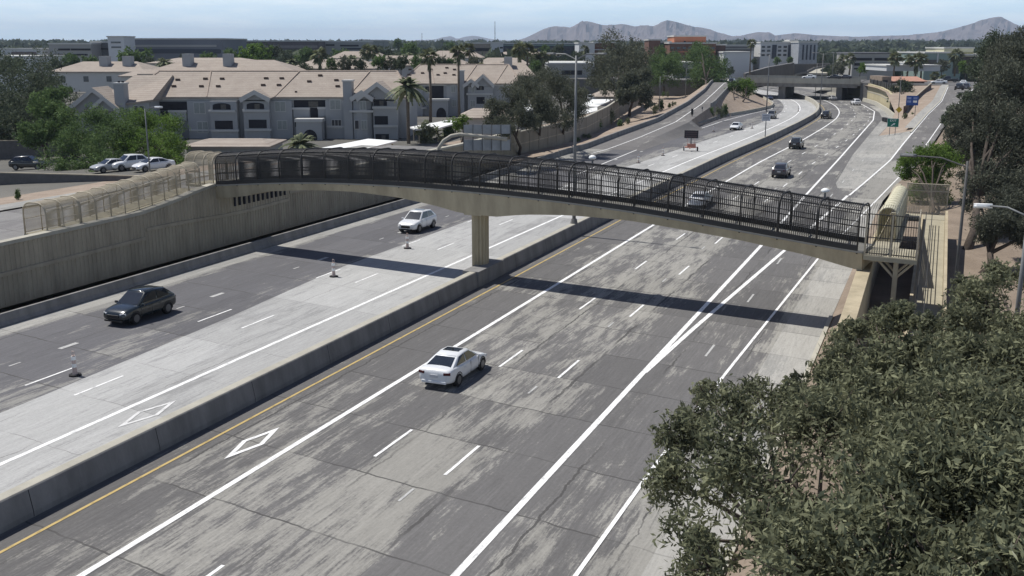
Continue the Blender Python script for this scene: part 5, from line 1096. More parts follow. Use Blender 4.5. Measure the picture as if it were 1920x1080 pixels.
office(1262, 1321, 69, 82, 445, 'bright orange brick penthouse standing above the brick offices', BR2, [(77, 82, .3, .36, M_dark), (78, 81, .42, .7, BR)], None, 20, name='penthouse')
office(1340, 1358, 85, 115, 430, 'dark brick annex right of the orange penthouse', plain('dark_brick', (.09, .06, .055), .9), [], None, 20)
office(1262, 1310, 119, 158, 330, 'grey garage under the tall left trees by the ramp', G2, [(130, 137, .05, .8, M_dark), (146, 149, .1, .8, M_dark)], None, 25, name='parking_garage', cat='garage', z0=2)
office(1353, 1412, 86, 100, 520, 'grey stepped office above the white warehouse', G2, [(88, 90, 0, 1, plain('grey_band', (.12, .12, .13), .7)), (93, 95, .0, .9, M_dark)], None, 30)
office(1355, 1410, 99, 130, 415, 'big blank white warehouse wall right of the brick offices', WH, [(96.5, 99, 0, 1, plain('grey_band', (.12, .12, .13), .7)), (125, 127, .25, .35, M_dark)], None, 30, name='warehouse')
office(1424, 1495, 81, 112, 520, 'white modern apartment block with stacked dark balconies', WH, [(84, 110, .30, .42, DKB), (84, 110, .72, .80, DKB)], (7, [(86, 90), (93, 97), (101, 105)]), 20)
office(1495, 1530, 80, 114, 505, 'white and grey ribbed end of the modern apartments', plain('silver_cladding', (.33, .35, .38), .5), [(84, 112, .2+.2*k, .28+.2*k, DKB) for k in range(4)], None, 30)
office(1478, 1492, 77, 82, 530, 'dark roof box on the modern apartments', DKB, [], None, 10, name='roof_box')
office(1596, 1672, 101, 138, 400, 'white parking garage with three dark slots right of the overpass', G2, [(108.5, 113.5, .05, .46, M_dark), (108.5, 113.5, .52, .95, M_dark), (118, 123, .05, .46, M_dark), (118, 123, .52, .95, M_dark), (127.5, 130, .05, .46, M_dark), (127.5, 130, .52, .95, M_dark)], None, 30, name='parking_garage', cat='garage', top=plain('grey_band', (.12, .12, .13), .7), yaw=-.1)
office(1731, 1800, 100, 150, 420, 'pale teal and white building with three dark bays at upper right', TEAL, [(112, 121, .04, .32, plain('bay_brown', (.10, .09, .08), .6)), (113, 123, .38, .62, plain('bay_brown', (.10, .09, .08), .6)), (108, 138, .78, .97, plain('bay_dark', (.06, .055, .05), .6)), (100, 140, .33, .36, WH), (100, 112, .99, 1.0, WH)], None, 30, name='plaza_building')
office(1766, 1821, 91, 101, 440, 'cream upper storey on the teal building at upper right', YW, [(98, 101, 0, 1, plain('yellow_band', (.5, .45, .2), .7))], None, 20, name='upper_storey')
office(1800, 1885, 104, 145, 430, 'brown shaded building right of the teal building', plain('brown_plaster', (.11, .09, .08), .8), [(104, 106, 0, .4, YW)], None, 30)
office(1660, 1760, 124, 133, 330, 'white flat roofed canopy behind the red roofed restaurant', WH, [], None, 20, z0=7.3)
office(1695, 1722, 118, 125, 335, 'white rooftop unit on the canopy', WH, [], None, 8, z0=8.0, name='rooftop_unit', cat='rooftop unit')
h = hiphouse(1668, 1732, 152, 143, 173, 285, 'brown restaurant with orange tiled roof and dark porch', 12, None, z0=3.6, wall=plain('brown_plaster', (.11, .09, .08), .8), roofm=plain('orange_tile', (.40, .22, .16), .8, .12), hip=.5)
h.pb('porch', 1708, 1728, 158, 172, -.4, -.05, M_dark); h.bx('side_tower', h.u(1650), h.u(1667), -1, 9, 0, h.z(143), plain('tan_plaster', (.24, .19, .15), .8)); h.pb('tower_window', 1651, 1660, 150, 168, -1.2, -1.05, M_dark)  # porch is a dark slab that paints in the shade under it

# ================================================================ TREES
def leaves(centers, radii, n, ll, lw, rg, flat=.0, droop=.3, clump=.45):
    """many leaf blades scattered in small tufts through a set of blobs"""
    centers = np.array(centers, float); radii = np.array(radii, float)
    if radii.ndim == 1: radii = np.repeat(radii[:, None], 3, 1)
    vol = radii.prod(1)**.75; pb_ = vol/vol.sum(); nt_ = max(4, n//14)
    bi = rg.choice(len(centers), nt_, p=pb_); d = rg.normal(size=(nt_, 3)); d /= np.linalg.norm(d, axis=1)[:, None]
    rr = rg.uniform(.2, 1.0, nt_)**.5*rg.uniform(.8, 1.2, nt_)
    tc_ = centers[bi]+d*rr[:, None]*radii[bi]
    ti = rg.integers(0, nt_, n); sig = clump*np.minimum(radii[bi][ti].mean(1), 1e9)
    p = tc_[ti]+rg.normal(size=(n, 3))*(sig*.42)[:, None]
    a = rg.normal(size=(n, 3)); a[:, 2] -= droop; a /= np.linalg.norm(a, axis=1)[:, None]
    b = rg.normal(size=(n, 3)); b[:, 2] *= (1-flat); b -= a*(a*b).sum(1)[:, None]; b /= np.linalg.norm(b, axis=1)[:, None]
    L = ll*rg.uniform(.6, 1.35, n)[:, None]; W = lw*rg.uniform(.7, 1.3, n)[:, None]
    V = np.stack([p-a*L/2, p+b*W/2, p+a*L/2, p-b*W/2], 1).reshape(-1, 3); Q = np.arange(4*n).reshape(-1, 4)
    tuft = rg.uniform(0, 1, nt_); rnd = np.clip(tuft[ti]*.6+rg.uniform(0, .5, n), 0, 1)
    return V, Q, rnd
def limbs(mb, base, tops, r0, rg, split=.45, n=6):
    """a bent trunk that forks into limbs reaching for the given points"""
    base = Vector(base); mean = sum((Vector(q) for q in tops), Vector())/len(tops); fork = base.lerp(mean, split); fork.x += rg.normal()*r0; fork.y += rg.normal()*r0
    midp = base.lerp(fork, .5); midp.x += rg.normal()*r0*1.2
    mb.tube([base, midp, fork], [r0*1.25, r0, r0*.8], 8)
    for q in tops:
        q = Vector(q); m_ = fork.lerp(q, .5); m_.z += (q-fork).length*.08; m_.x += rg.normal()*r0; mb.tube([fork, m_, q], [r0*.6, r0*.38, r0*.12], n)
def blob_tree(name, label, cat, base, blobs, n, ll, lw, mat, group=None, r0=.18, droop=.3, clump=.45, seed=1, squash=.85):
    rg = np.random.default_rng(seed); t = thing(name, label, cat, base, 0, group); c0 = [np.array(b[:3])-np.array(base) for b in blobs]; cs = []; rs = []
    for c, b in zip(c0, blobs):
        for k in range(6):
            d = rg.normal(size=3); d /= np.linalg.norm(d); q = b[3]*rg.uniform(.34, .62); cs.append(c+d*(b[3]-q*.75)*rg.uniform(.5, 1.12)); rs.append((q, q, q*squash))
    V, Q, rnd = leaves(cs, rs, n, ll, lw, rg, droop=droop, clump=clump); npmesh('crown', V, Q, mat, t, rnd)
    mb = MB(); limbs(mb, (0, 0, -.3), [tuple(c) for c in c0[:14]], r0, rg)
    for i, c in enumerate(cs):
        a = c0[i//6]; b = c+(c-a)*.55; mb.tube([tuple(a), tuple((a+b)/2+rg.normal(size=3)*.06), tuple(b)], [r0*.16, r0*.11, r0*.04], 4)
    mb.build('trunk', M_bark, t, smooth=True); return t
def pb4(lst): return [(*P(px_, py_, z_), z_, r_) for px_, py_, z_, r_ in lst]
B1 = pb4([(1290, 800, 6.2, 1.0), (1385, 770, 6.4, .95), (1272, 905, 6.3, .85), (1300, 1010, 6.2, .8), (1462, 765, 6.5, 1.05), (1545, 820, 6.8, 1.3), (1375, 880, 7.0, 1.15), (1480, 900, 7.3, 1.3), (1330, 1065, 6.4, .75), (1440, 1010, 7.1, 1.1), (1560, 1000, 7.4, 1.3), (1330, 745, 5.7, .7), (1420, 735, 5.7, .7), (1250, 830, 6.0, .6), (1500, 1090, 7.2, 1.1), (1640, 870, 7.2, 1.2)])
blob_tree('broadleaf_tree', 'large olive grey tree filling the lower right foreground, leftmost crown over the lane lines', 'tree', (-.6, 23.5, .7), B1, 26000, .18, .054, L_front, 'trees in the lower right foreground', .16, seed=3, clump=.5)
B2 = pb4([(1700, 810, 7.2, 1.3), (1800, 790, 7.3, 1.4), (1900, 800, 7.2, 1.5), (1680, 960, 7.8, 1.2), (1790, 930, 8.0, 1.4), (1900, 940, 8.0, 1.4), (1640, 1060, 7.6, 1.1), (1760, 1070, 7.8, 1.2), (1880, 1080, 7.8, 1.2), (1960, 860, 7.6, 1.4)])
blob_tree('broadleaf_tree', 'dense dark tree in the bottom right corner of the picture', 'tree', (3.2, 22.5, .7), B2, 42000, .18, .056, L_front, 'trees in the lower right foreground', .2, seed=5, clump=.5)
B3 = pb4([(1590, 640, 4.9, .9), (1560, 690, 4.6, .9), (1660, 610, 5.4, .9), (1700, 600, 5.6, .8), (1630, 700, 5.6, 1.35), (1720, 680, 5.9, 1.3), (1660, 770, 6.0, 1.4), (1545, 735, 4.8, .8), (1760, 730, 6.0, 1.2), (1690, 575, 5.2, .5), (1500, 720, 4.6, .7), (1640, 600, 5.2, .7), (1740, 620, 5.6, .8), (1600, 610, 4.9, .6)])
blob_tree('broadleaf_tree', 'olive grey tree between abutment wall and switchback ramp, just behind the foreground crowns', 'tree', (-.9, 34.5, .7), B3, 27000, .22, .072, L_front, 'trees in the lower right foreground', .14, seed=8, clump=.5)
B4 = pb4([(1855, 570, 5.4, 1.5), (1800, 620, 5.2, 1.2), (1910, 600, 5.5, 1.5), (1870, 525, 5.2, 1.0), (1920, 530, 5.2, 1.1), (1850, 680, 5.8, 1.5), (1930, 700, 6.0, 1.6), (1800, 700, 5.6, 1.1), (1815, 540, 5.0, .7)])
blob_tree('broadleaf_tree', 'leafy tree right of the switchback ramp below the pale street lamp', 'tree', (4.9, 38.5, .7), B4, 26000, .22, .072, L_front, 'trees in the lower right foreground', .16, seed=9, clump=.5)
def bd(lst): return [(*atd(px_, r_, d_), q_) for px_, r_, d_, q_ in lst]
E1 = bd([(1868, 420, 68, 1.5), (1895, 410, 69, 1.6), (1845, 440, 69, 1.1), (1925, 440, 68, 1.4), (1880, 380, 72, 1.3)])
blob_tree('eucalyptus_tree', 'small dark tree with leaning trunk behind the street lamp arm', 'tree', (*P(1838, 512, .7), .7), E1, 27200, .2, .06, L_eucd, 'dark trees along the right edge', .26, seed=11)
E2 = bd([(1850, 330, 80, 2.0), (1880, 250, 82, 2.6), (1835, 270, 84, 1.8), (1900, 180, 84, 2.6), (1860, 200, 86, 2.0), (1895, 330, 80, 2.4), (1830, 380, 80, 1.2), (1920, 260, 80, 2.5), (1870, 130, 88, 1.8), (1850, 420, 79, 1.3), (1815, 330, 83, 1.2), (1900, 110, 90, 2.2), (1825, 225, 86, 1.4)])
blob_tree('eucalyptus_tree', 'tall dark eucalyptus with reddish trunk at the right edge', 'tree', (*P(1812, 468, .7), .7), E2, 57800, .26, .085, L_eucd, 'dark trees along the right edge', .3, droop=.8, seed=12)
E3 = bd([(1860, 150, 115, 2.4), (1840, 190, 112, 2.4), (1815, 220, 112, 2.2), (1890, 120, 118, 2.8), (1865, 110, 120, 1.8), (1800, 260, 110, 1.8), (1830, 290, 108, 2.4), (1790, 285, 108, 1.4), (1855, 240, 110, 3), (1910, 90, 120, 2.6)])
blob_tree('eucalyptus_tree', 'broad grey green eucalyptus behind the tall one, left part of the dark mass', 'tree', (7.5, 108, .8), E3, 51000, .34, .11, L_eucd, 'dark trees along the right edge', .34, droop=.8, seed=13)
E4 = bd([(1845, 150, 165, 3.2), (1870, 110, 170, 4), (1895, 95, 170, 4), (1820, 180, 160, 2.6), (1800, 215, 150, 2.0), (1785, 225, 140, 1.8), (1850, 130, 165, 3)])
blob_tree('eucalyptus_tree', 'farther grey tree above the frontage road at the upper right', 'tree', (14, 158, 1.5), E4, 30000, .5, .17, L_darkg, 'dark trees along the right edge', .36, seed=14)
E5 = bd([(1712, 300, 98, 1.4), (1745, 290, 98, 1.7), (1775, 310, 98, 1.5), (1730, 325, 98, 1.5), (1760, 335, 98, 1.3), (1705, 325, 99, 1.0), (1730, 362, 97, 1.3), (1770, 362, 97, 1.3), (1760, 285, 99, 1.1), (1790, 290, 100, 1.6), (1700, 310, 99, 1.2), (1735, 345, 97, 1.4)])
blob_tree('mesquite_tree', 'bright green tree above the cage panel of the right ramp', 'tree', (.0, 95, .7), E5, 24000, .22, .08, L_bright, None, .16, seed=15)
# trees across the left side
M1 = bd([(110, 265, 112, 2.6), (150, 235, 114, 3.0), (185, 215, 116, 2.4), (200, 260, 112, 3.2), (150, 300, 110, 2.8), (120, 305, 110, 2.0), (215, 300, 110, 2.4), (235, 225, 114, 2.4), (165, 330, 108, 1.6), (200, 292, 106, 1.7), (180, 312, 104, 1.6)])
M1 = [(x*1.07, y*1.07, z-1.7, r*1.05) for x, y, z, r in M1]; M1 = [b for b in M1]
blob_tree('mesquite_tree', 'wide dusty green mesquite over the parking court at the left', 'tree', (*P(165, 322, .6), .5), M1, 26000, .32, .11, L_mid, 'mesquites beside the left parking court', .22, seed=21)
M2 = bd([(255, 235, 118, 2.8), (300, 250, 116, 2.8), (270, 285, 114, 3.0), (315, 290, 113, 2.4), (240, 270, 114, 2.2), (330, 270, 115, 1.6), (285, 225, 119, 1.8), (330, 305, 112, 1.4), (325, 300, 104, 1.5), (300, 282, 105, 1.7), (268, 268, 106, 1.6)])
M2 = [(x*1.07, y*1.07, z-.6, r*1.05) for x, y, z, r in M2]
blob_tree('mesquite_tree', 'bright green tree behind the thin lamp post at the left end of the footbridge', 'tree', (*P(285, 308, .5), .4), M2, 24000, .30, .10, L_bright, 'mesquites beside the left parking court', .22, seed=22)
for i, (lst, lab, bx_, mt_) in enumerate([
    ([(60, 150, 175, 6), (30, 190, 170, 6.5), (95, 190, 172, 5.5), (60, 215, 168, 6), (90, 140, 180, 4.5), (110, 225, 168, 4)], 'big dark blue green tree in front of the upper left corner', (60, 178), L_darkg),
    ([(0, 210, 150, 5), (-20, 160, 160, 7), (20, 240, 148, 3.6), (-10, 250, 146, 4)], 'dark tree cut off by the left edge', (-10, 155), L_darkg),
    ([(85, 210, 140, 3), (105, 230, 138, 3), (70, 240, 136, 2.6), (100, 190, 142, 2.4), (60, 255, 134, 2.0)], 'mid green tree between the dark left trees and the mesquite', (85, 140), L_mid)]):
    x_, y_ = PD(bx_[0], bx_[1], 0); blob_tree('shade_tree', lab, 'tree', (x_, y_, -.8), bd(lst), 15000, .5, .17, mt_, 'dark trees at the left edge', .35, seed=30+i)
EU = [([(935, 215, 128, 2.2), (960, 185, 132, 2.6), (950, 235, 126, 1.8), (985, 210, 130, 2.2)], (973, 289, .3), 'grey green tree with bent trunk at the corner of the sound wall'),
      ([(1000, 175, 138, 2.8), (1025, 205, 136, 2.4), (985, 160, 142, 2.2), (1010, 230, 135, 1.4)], (1013, 272, .4), 'grey green tree with straight trunk, middle one before the sound wall'),
      ([(1045, 165, 145, 3.0), (1070, 195, 143, 2.8), (1055, 225, 142, 2.2), (1085, 170, 148, 2.2), (1030, 145, 150, 2.2)], (1051, 264, .4), 'grey green tree with forked trunk beside the tall double armed light')]
for i, (lst, (bx_, by_, bz_), lab) in enumerate(EU):
    blob_tree('eucalyptus_tree', lab, 'tree', (*P(bx_, by_, bz_), bz_), bd(lst), 16000, .34, .09, L_euc, 'grey green trees before the sound wall', .2, droop=1.2, seed=40+i)
HT_ = [([(1135, 130, 225, 5), (1165, 105, 235, 5.5), (1190, 130, 230, 5), (1150, 155, 220, 4), (1120, 150, 222, 3.6), (1180, 95, 240, 4)], (1150, 215, .6), 'large tree rising behind the carports, left of the brick tower', L_euc),
       ([(1190, 160, 205, 3.4), (1205, 180, 203, 2.8), (1175, 175, 204, 2.6), (1200, 145, 208, 3)], (1180, 214, .8), 'weeping tree with thin trunk before the far end of the sound wall', L_euc),
       ([(1240, 115, 300, 5), (1255, 135, 295, 5), (1225, 140, 295, 4.5), (1270, 125, 305, 4)], (1245, 172, 2), 'round green tree left of the grey garage beside the left ramp', L_mid),
       ([(1308, 110, 310, 5), (1325, 135, 305, 5.5), (1345, 125, 310, 5), (1310, 150, 300, 4), (1340, 150, 300, 4), (1312, 90, 315, 3.5)], (1325, 172, 3), 'big twin crowned tree at the top left of the left ramp', L_mid)]
for i, (lst, (bx_, by_, bz_), lab, mt_) in enumerate(HT_):
    blob_tree('shade_tree', lab, 'tree', (*P(bx_, by_, bz_), bz_), bd(lst), 13000, .6, .2, mt_, 'tall trees left of the ramp', .3, droop=.6, seed=50+i)
SM = [([(1378, 168, 262, 2.2), (1372, 163, 262, 1.6), (1385, 160, 262, 1.8)], (1376, 190, 2.2), 'small dark green tree on the gravel between ramp and freeway', L_mid),
      ([(1400, 165, 262, 2.4), (1393, 162, 262, 2.0), (1408, 168, 262, 1.5), (1401, 157, 262, 1.6)], (1393, 188, 2.2), 'bright round tree beside the small dark one between ramp and freeway', L_bright)]
for i, (lst, (bx_, by_, bz_), lab, mt_) in enumerate(SM): blob_tree('small_tree', lab, 'tree', (*P(bx_, by_, bz_), bz_), bd(lst), 4000, .45, .18, mt_, 'small trees between ramp and freeway', .16, seed=60+i)
x_, y_ = P(1690, 200, 1.8)
blob_tree('shade_tree', 'dark tree in front of the orange roofed restaurant', 'tree', (x_, y_, 1.6), bd([(1685, 172, 248, 2.6), (1700, 168, 250, 2.4), (1678, 182, 247, 2), (1702, 182, 248, 1.8), (1690, 160, 250, 1.8)]), 6000, .45, .16, L_darkg, None, .22, seed=65)

# ---- copied kinds for the middle and far distance
def copy_tree(o, parent=None):
    c = o.copy(); col.objects.link(c); c.parent = parent
    for ch in o.children: copy_tree(ch, c)
    return c
def fan_palm(seed, skirt=True):
    rg = np.random.default_rng(seed); t = thing('fan_palm', 'x', 'palm tree', (0, 0, 0))
    mb = MB(); mb.tube([(0, 0, -.05), (.01, 0, .45), (0, .005, .90)], [.018, .013, .012], 6); mb.build('trunk', M_palmtrunk, t, smooth=True)
    V = []; n = 34
    for k in range(n):
        az = rg.uniform(0, 2*math.pi); el = rg.uniform(-.9, 1.35); L = .105*rg.uniform(.8, 1.15)
        d = np.array([math.cos(az)*math.cos(el), math.sin(az)*math.cos(el), math.sin(el)]); s_ = np.array([-math.sin(az), math.cos(az), 0]); c0 = np.array([0, 0, .90])
        for q in range(-3, 4):
            dd = d+s_*q*.24+np.array([0, 0, -.12*abs(q)]); dd /= np.linalg.norm(dd); a = c0+d*L*.35; e = c0+d*L*.35+dd*L*.75+np.array([0, 0, -.02]); m_ = (a+e)/2+np.array([0, 0, .006]); up = np.cross(dd, s_)*0+s_*.010
            V += [a, m_-up, e, m_+up]
    if skirt:
        for k in range(40):
            az = rg.uniform(0, 2*math.pi); r_ = rg.uniform(.015, .04); z_ = rg.uniform(.78, .88); a = np.array([0, 0, z_+.02]); e = np.array([r_*math.cos(az), r_*math.sin(az), z_-.07]); s_ = np.array([-math.sin(az), math.cos(az), 0])*.008; V += [a, (a+e)/2-s_, e, (a+e)/2+s_]
    V = np.array(V); npmesh('crown', V, np.arange(len(V)).reshape(-1, 4), L_palm, t, rg.uniform(0, 1, len(V)//4)); return t
def date_palm(seed):
    rg = np.random.default_rng(seed); t = thing('date_palm', 'x', 'palm tree', (0, 0, 0))
    mb = MB(); mb.tube([(0, 0, -.05), (0, 0, .3), (0, 0, .62)], [.035, .03, .032], 8); mb.build('trunk', M_palmtrunk, t, smooth=True)
    V = []
    for k in range(58):
        az = rg.uniform(0, 2*math.pi); el = rg.uniform(-.5, 1.4); L = .40*rg.uniform(.85, 1.1); c0 = np.array([0, 0, .63]); h_ = np.array([math.cos(az), math.sin(az), 0]); s_ = np.array([-math.sin(az), math.cos(az), 0]); pv = c0
        for q in range(7):
            f = (q+1)/7; p = c0+h_*L*f*math.cos(el)+np.array([0, 0, L*(f*math.sin(el)-.55*f*f)]); w_ = .05*math.sin(math.pi*min(.95, f*.9+.08))+.006; dr = np.array([0, 0, -w_*.5])
            V += [pv, pv+s_*w_+dr, p+s_*w_+dr, p, pv, pv-s_*w_+dr, p-s_*w_+dr, p]; pv = p
    V = np.array(V); npmesh('crown', V, np.arange(len(V)).reshape(-1, 4), L_palm, t, np.repeat(rg.uniform(0, 1, 58), len(V)//4//58)); return t
def round_tree(seed, mat, name='round_tree', n=1500):
    rg = np.random.default_rng(seed); t = thing(name, 'x', 'tree', (0, 0, 0)); cs = []; rs = []
    for k in range(9):
        a_ = rg.uniform(0, 2*math.pi); r_ = rg.uniform(.05, .30); cs.append((r_*math.cos(a_), r_*math.sin(a_), rg.uniform(.42, .78))); q = rg.uniform(.15, .25); rs.append((q, q, q*.85))
    V, Q, rnd = leaves(cs, rs, n, .085, .038, rg, clump=.4); npmesh('crown', V, Q, mat, t, rnd); mb = MB(); limbs(mb, (0, 0, -.05), cs[:5], .025, rg, .5, 5); mb.build('trunk', M_bark, t); return t
def bush(seed, mat, n=700):
    rg = np.random.default_rng(seed); t = thing('desert_shrub', 'x', 'shrub', (0, 0, 0)); cs = [(rg.uniform(-.25, .25), rg.uniform(-.25, .25), rg.uniform(.3, .6)) for _ in range(5)]
    V, Q, rnd = leaves(cs, [(.27, .27, .34)]*5, n, .2, .05, rg, droop=-1.0, clump=.5); npmesh('foliage', V, Q, mat, t, rnd); return t
protos = {'fan': [fan_palm(70), fan_palm(71), fan_palm(72, False)], 'date': [date_palm(75)], 'mid': [round_tree(80, L_mid), round_tree(81, L_mid)], 'dark': [round_tree(82, L_darkg), round_tree(83, L_darkg)], 'euc': [round_tree(84, L_euc)], 'bright': [round_tree(85, L_bright)], 'bush': [bush(90, L_mid), bush(91, L_palm)]}
used = set(); kcount = {}
def plant(kind, px_, rtop, wpx, d_, label, group, z0=-1.2, cat=None):
    k = kcount.get(kind, 0); kcount[kind] = k+1; pr = protos[kind][k % len(protos[kind])]
    o = pr if pr.name not in used else copy_tree(pr); used.add(pr.name)
    x_, y_ = PD(px_, d_, 5); h_ = zrow(rtop, d_)-z0; w_ = wpx/F*d_
    palm = kind not in ('bush',)
    if kind not in ('fan', 'date', 'bush'):
        ch_ = .60; zc_ = zrow(rtop, d_)-w_*.42; sx_ = w_/.85; sz_ = (zc_-z0)/ch_
        if sz_ < sx_*.9: sz_ = sx_*.9
    elif palm:
        w_ *= 1.3 if kind == 'fan' else 1.15; ch_ = .90 if kind == 'fan' else .63; zc_ = zrow(rtop+wpx*.42, d_); sx_ = w_/(.23 if kind == 'fan' else .72); sz_ = (zc_-z0)/ch_
    else: sx_ = {'bush': w_/.9}.get(kind, w_/.85); sz_ = {'bush': h_/.9}.get(kind, h_/.98)
    o.location = (x_, y_, z0); o.scale = (sx_, sx_, sz_); o.rotation_euler = (0, 0, (k*2.399) % 6.28); o['label'] = label; o['group'] = group
    if cat: o['category'] = cat
    if palm:
        for c in o.children:
            if c.name.startswith('trunk'):
                if kind == 'fan': f_ = 20/sx_; c.scale = (f_, f_, 1)
            else: c.scale = (1, 1, sx_/sz_); c.location = (0, 0, ch_*(1-sx_/sz_))
gp = 'palms among the apartments'
plant('date', 765, 135, 64, 160, 'large date palm in front of the near apartments', gp, -1.2); plant('date', 562, 240, 74, 118, 'low pale palm beside the arched portal, just above the footbridge', gp, .0)
for px_, rt, w_, d_, lab in [(806, 92, 30, 205, 'tall thin fan palm right of the date palm'), (861, 84, 28, 215, 'tall fan palm beside the right chimney'), (880, 82, 26, 290, 'fan palm just right of the tall one by the chimney'), (902, 117, 22, 235, 'short fan palm above the right gable'), (974, 80, 28, 250, 'left palm of the dense pair near the dark trees'), (988, 82, 26, 255, 'right palm of the dense pair near the dark trees'),
                             (602, 90, 30, 235, 'shaggy palm on the roofline above the near block'), (690, 84, 26, 300, 'palm with hanging skirt left of the middle group'), (700, 86, 24, 310, 'palm touching the skirted one on its right'), (790, 100, 22, 330, 'small palm left of the tall thin one'), (825, 104, 18, 330, 'small palm among the yellow roofs'), (1000, 92, 22, 300, 'small palm right of the dense pair'), (1018, 96, 22, 300, 'dark little palm left of the tall freeway light'), (1095, 85, 18, 420, 'palm before the plain white wall block'),
                             (1406, 74, 16, 380, 'tall palm at the corner of the white warehouse'), (1580, 102, 22, 385, 'left palm of the pair right of the overpass'), (1592, 100, 20, 380, 'right palm of the pair right of the overpass'), (1676, 98, 26, 320, 'full palm left of the red roofed restaurant'), (1700, 103, 20, 330, 'thin palm between the restaurant palms'), (1716, 100, 28, 325, 'full palm above the restaurant roof'), (1727, 102, 24, 345, 'palm crown behind the full one above the restaurant'), (1790, 92, 26, 400, 'palm in front of the cream upper storey'), (1768, 140, 16, 300, 'small palm beside the frontage road'), (1752, 135, 16, 305, 'palm behind the restaurant porch')]:
    far_ = px_ > 1300; plant('fan', px_, rt, w_, d_, lab, 'palms around the overpass' if far_ else gp, 4 if far_ else -1.2)
for px_, rt, w_, d_, lab in [(311, 103, 34, 280, 'date palm left of the tile roofs'), (549, 106, 26, 270, 'short date palm on the roofline'), (662, 98, 34, 290, 'grey date palm before the yellow roof'), (745, 95, 44, 290, 'wide date palm in the middle palm group'), (765, 94, 30, 300, 'second date palm in the middle palm group')]: plant('date', px_, rt, w_, d_, lab, gp)
gt = 'trees behind the apartments'
for kind, px_, rt, w_, d_, lab in [('mid', 258, 84, 76, 330, 'round green tree below the blue grey office'), ('dark', 285, 102, 34, 320, 'dark tree at the right of the round one'), ('mid', 325, 122, 34, 225, 'round bush-like tree between the tile roofs'), ('bright', 462, 82, 60, 340, 'bright green tree left of the clump centre'), ('bright', 492, 81, 54, 345, 'bright green tree in the clump centre'), ('dark', 512, 80, 40, 350, 'dark tree at the right of the bright clump'), ('mid', 432, 88, 40, 330, 'small green tree left of the bright clump'),
                               ('dark', 545, 86, 50, 370, 'dark tree right of the bright clump'), ('mid', 580, 88, 44, 360, 'green tree left of the shaggy palm'), ('mid', 640, 88, 44, 380, 'tree before the grey garage'), ('dark', 725, 82, 60, 400, 'dark tree behind the middle palms'), ('mid', 772, 80, 60, 400, 'mid green tree behind the middle palms'), ('dark', 835, 79, 54, 420, 'dark tree left of the tall palms'), ('mid', 845, 76, 30, 600, 'tall tree on the skyline left of the mast'), ('mid', 745, 72, 24, 700, 'rounded tree on the skyline right of the caption'),
                               ('dark', 925, 100, 30, 420, 'dark tree below the white tower'), ('mid', 950, 104, 30, 400, 'green tree below the dark blue office'), ('dark', 1045, 78, 32, 400, 'dark tree before the dark blue office'), ('mid', 1020, 84, 30, 420, 'tree left of the dark one at the blue office'), ('dark', 345, 98, 24, 330, 'small dark tree below the office arcade'), ('mid', 390, 95, 44, 330, 'small green tree below the office arcade'), ('mid', 140, 100, 50, 330, 'hedge-like tree behind the hipped block, left'), ('mid', 170, 101, 40, 335, 'hedge-like tree behind the hipped block, right'), ('dark', 110, 104, 40, 320, 'dark tree left of the hipped block'),
                               ('dark', 20, 98, 60, 300, 'dark tree below the pale flat roof'), ('mid', 110, 185, 26, 215, 'small tree before the hipped block'), ('mid', 130, 160, 24, 225, 'tree at the corner of the hipped block'), ('dark', 1085, 92, 30, 380, 'tree between blue office and white wall'), ('bright', 1298, 100, 22, 380, 'bright crown before the brick office'), ('dark', 1265, 92, 26, 390, 'dark crown before the brick office')]:
    plant(kind, px_, rt, w_, d_, lab, gt, z0=-1.2)
between = ['beside the first palm', 'right of the first palm', 'left of the skirted palm', 'below the skirted palm', 'right of the skirted palm', 'left of the wide date palm', 'below the wide date palm', 'right of the wide date palm', 'just left of the tall thin palm', 'just right of the tall thin palm', 'left of the chimney palm', 'right of the chimney palm', 'left of the paired palms', 'below the paired palms', 'at the left end of the rear ridge', 'behind the party wall']
for i, (px_, rt, w_) in enumerate([(572, 112, 34), (622, 108, 30), (650, 104, 38), (678, 106, 34), (716, 100, 40), (735, 106, 34), (752, 98, 40), (780, 104, 36), (797, 108, 26), (826, 102, 36), (846, 106, 28), (890, 104, 34), (946, 108, 40), (1005, 112, 36), (330, 118, 26), (545, 118, 24)]):
    plant(['dark', 'mid', 'euc'][i % 3], px_, rt, w_, 262 if px_ > 760 else 229, 'leafy tree rising behind the rooftops '+between[i], gt, z0=-1.2)
gr = 'trees around the overpass and restaurant'
for kind, px_, rt, w_, d_, lab, z0 in [('euc', 1572, 118, 34, 370, 'grey green tree left of the white garage', 3), ('bright', 1612, 126, 26, 370, 'bright low tree in front of the white garage', 4), ('euc', 1765, 118, 30, 380, 'thin tree before the teal building', 4), ('bright', 1812, 120, 32, 390, 'bright round tree before the brown shaded building', 3), ('dark', 1835, 110, 30, 360, 'dark tree right of the bright round one', 3), ('dark', 1540, 96, 34, 620, 'dark tree right of the ribbed apartments', 0), ('dark', 1563, 92, 34, 640, 'second dark tree right of the ribbed apartments', 0), ('mid', 1455, 105, 20, 480, 'small tree before the modern apartments', 2), ('mid', 1482, 106, 16, 480, 'small tree at the middle of the modern apartments', 2), ('dark', 1415, 108, 18, 400, 'dark tree right of the white warehouse', 3),
                                   ('dark', 1368, 122, 22, 330, 'dark bush-like tree at the top of the left ramp', 4.5), ('dark', 1350, 128, 22, 325, 'low tree beside the ramp top', 4), ('dark', 1855, 90, 60, 420, 'dark mass of a tree at the far upper right', 2), ('mid', 1900, 84, 60, 430, 'tree at the far upper right corner', 2)]:
    plant(kind, px_, rt, w_, d_, lab, gr, z0=z0)
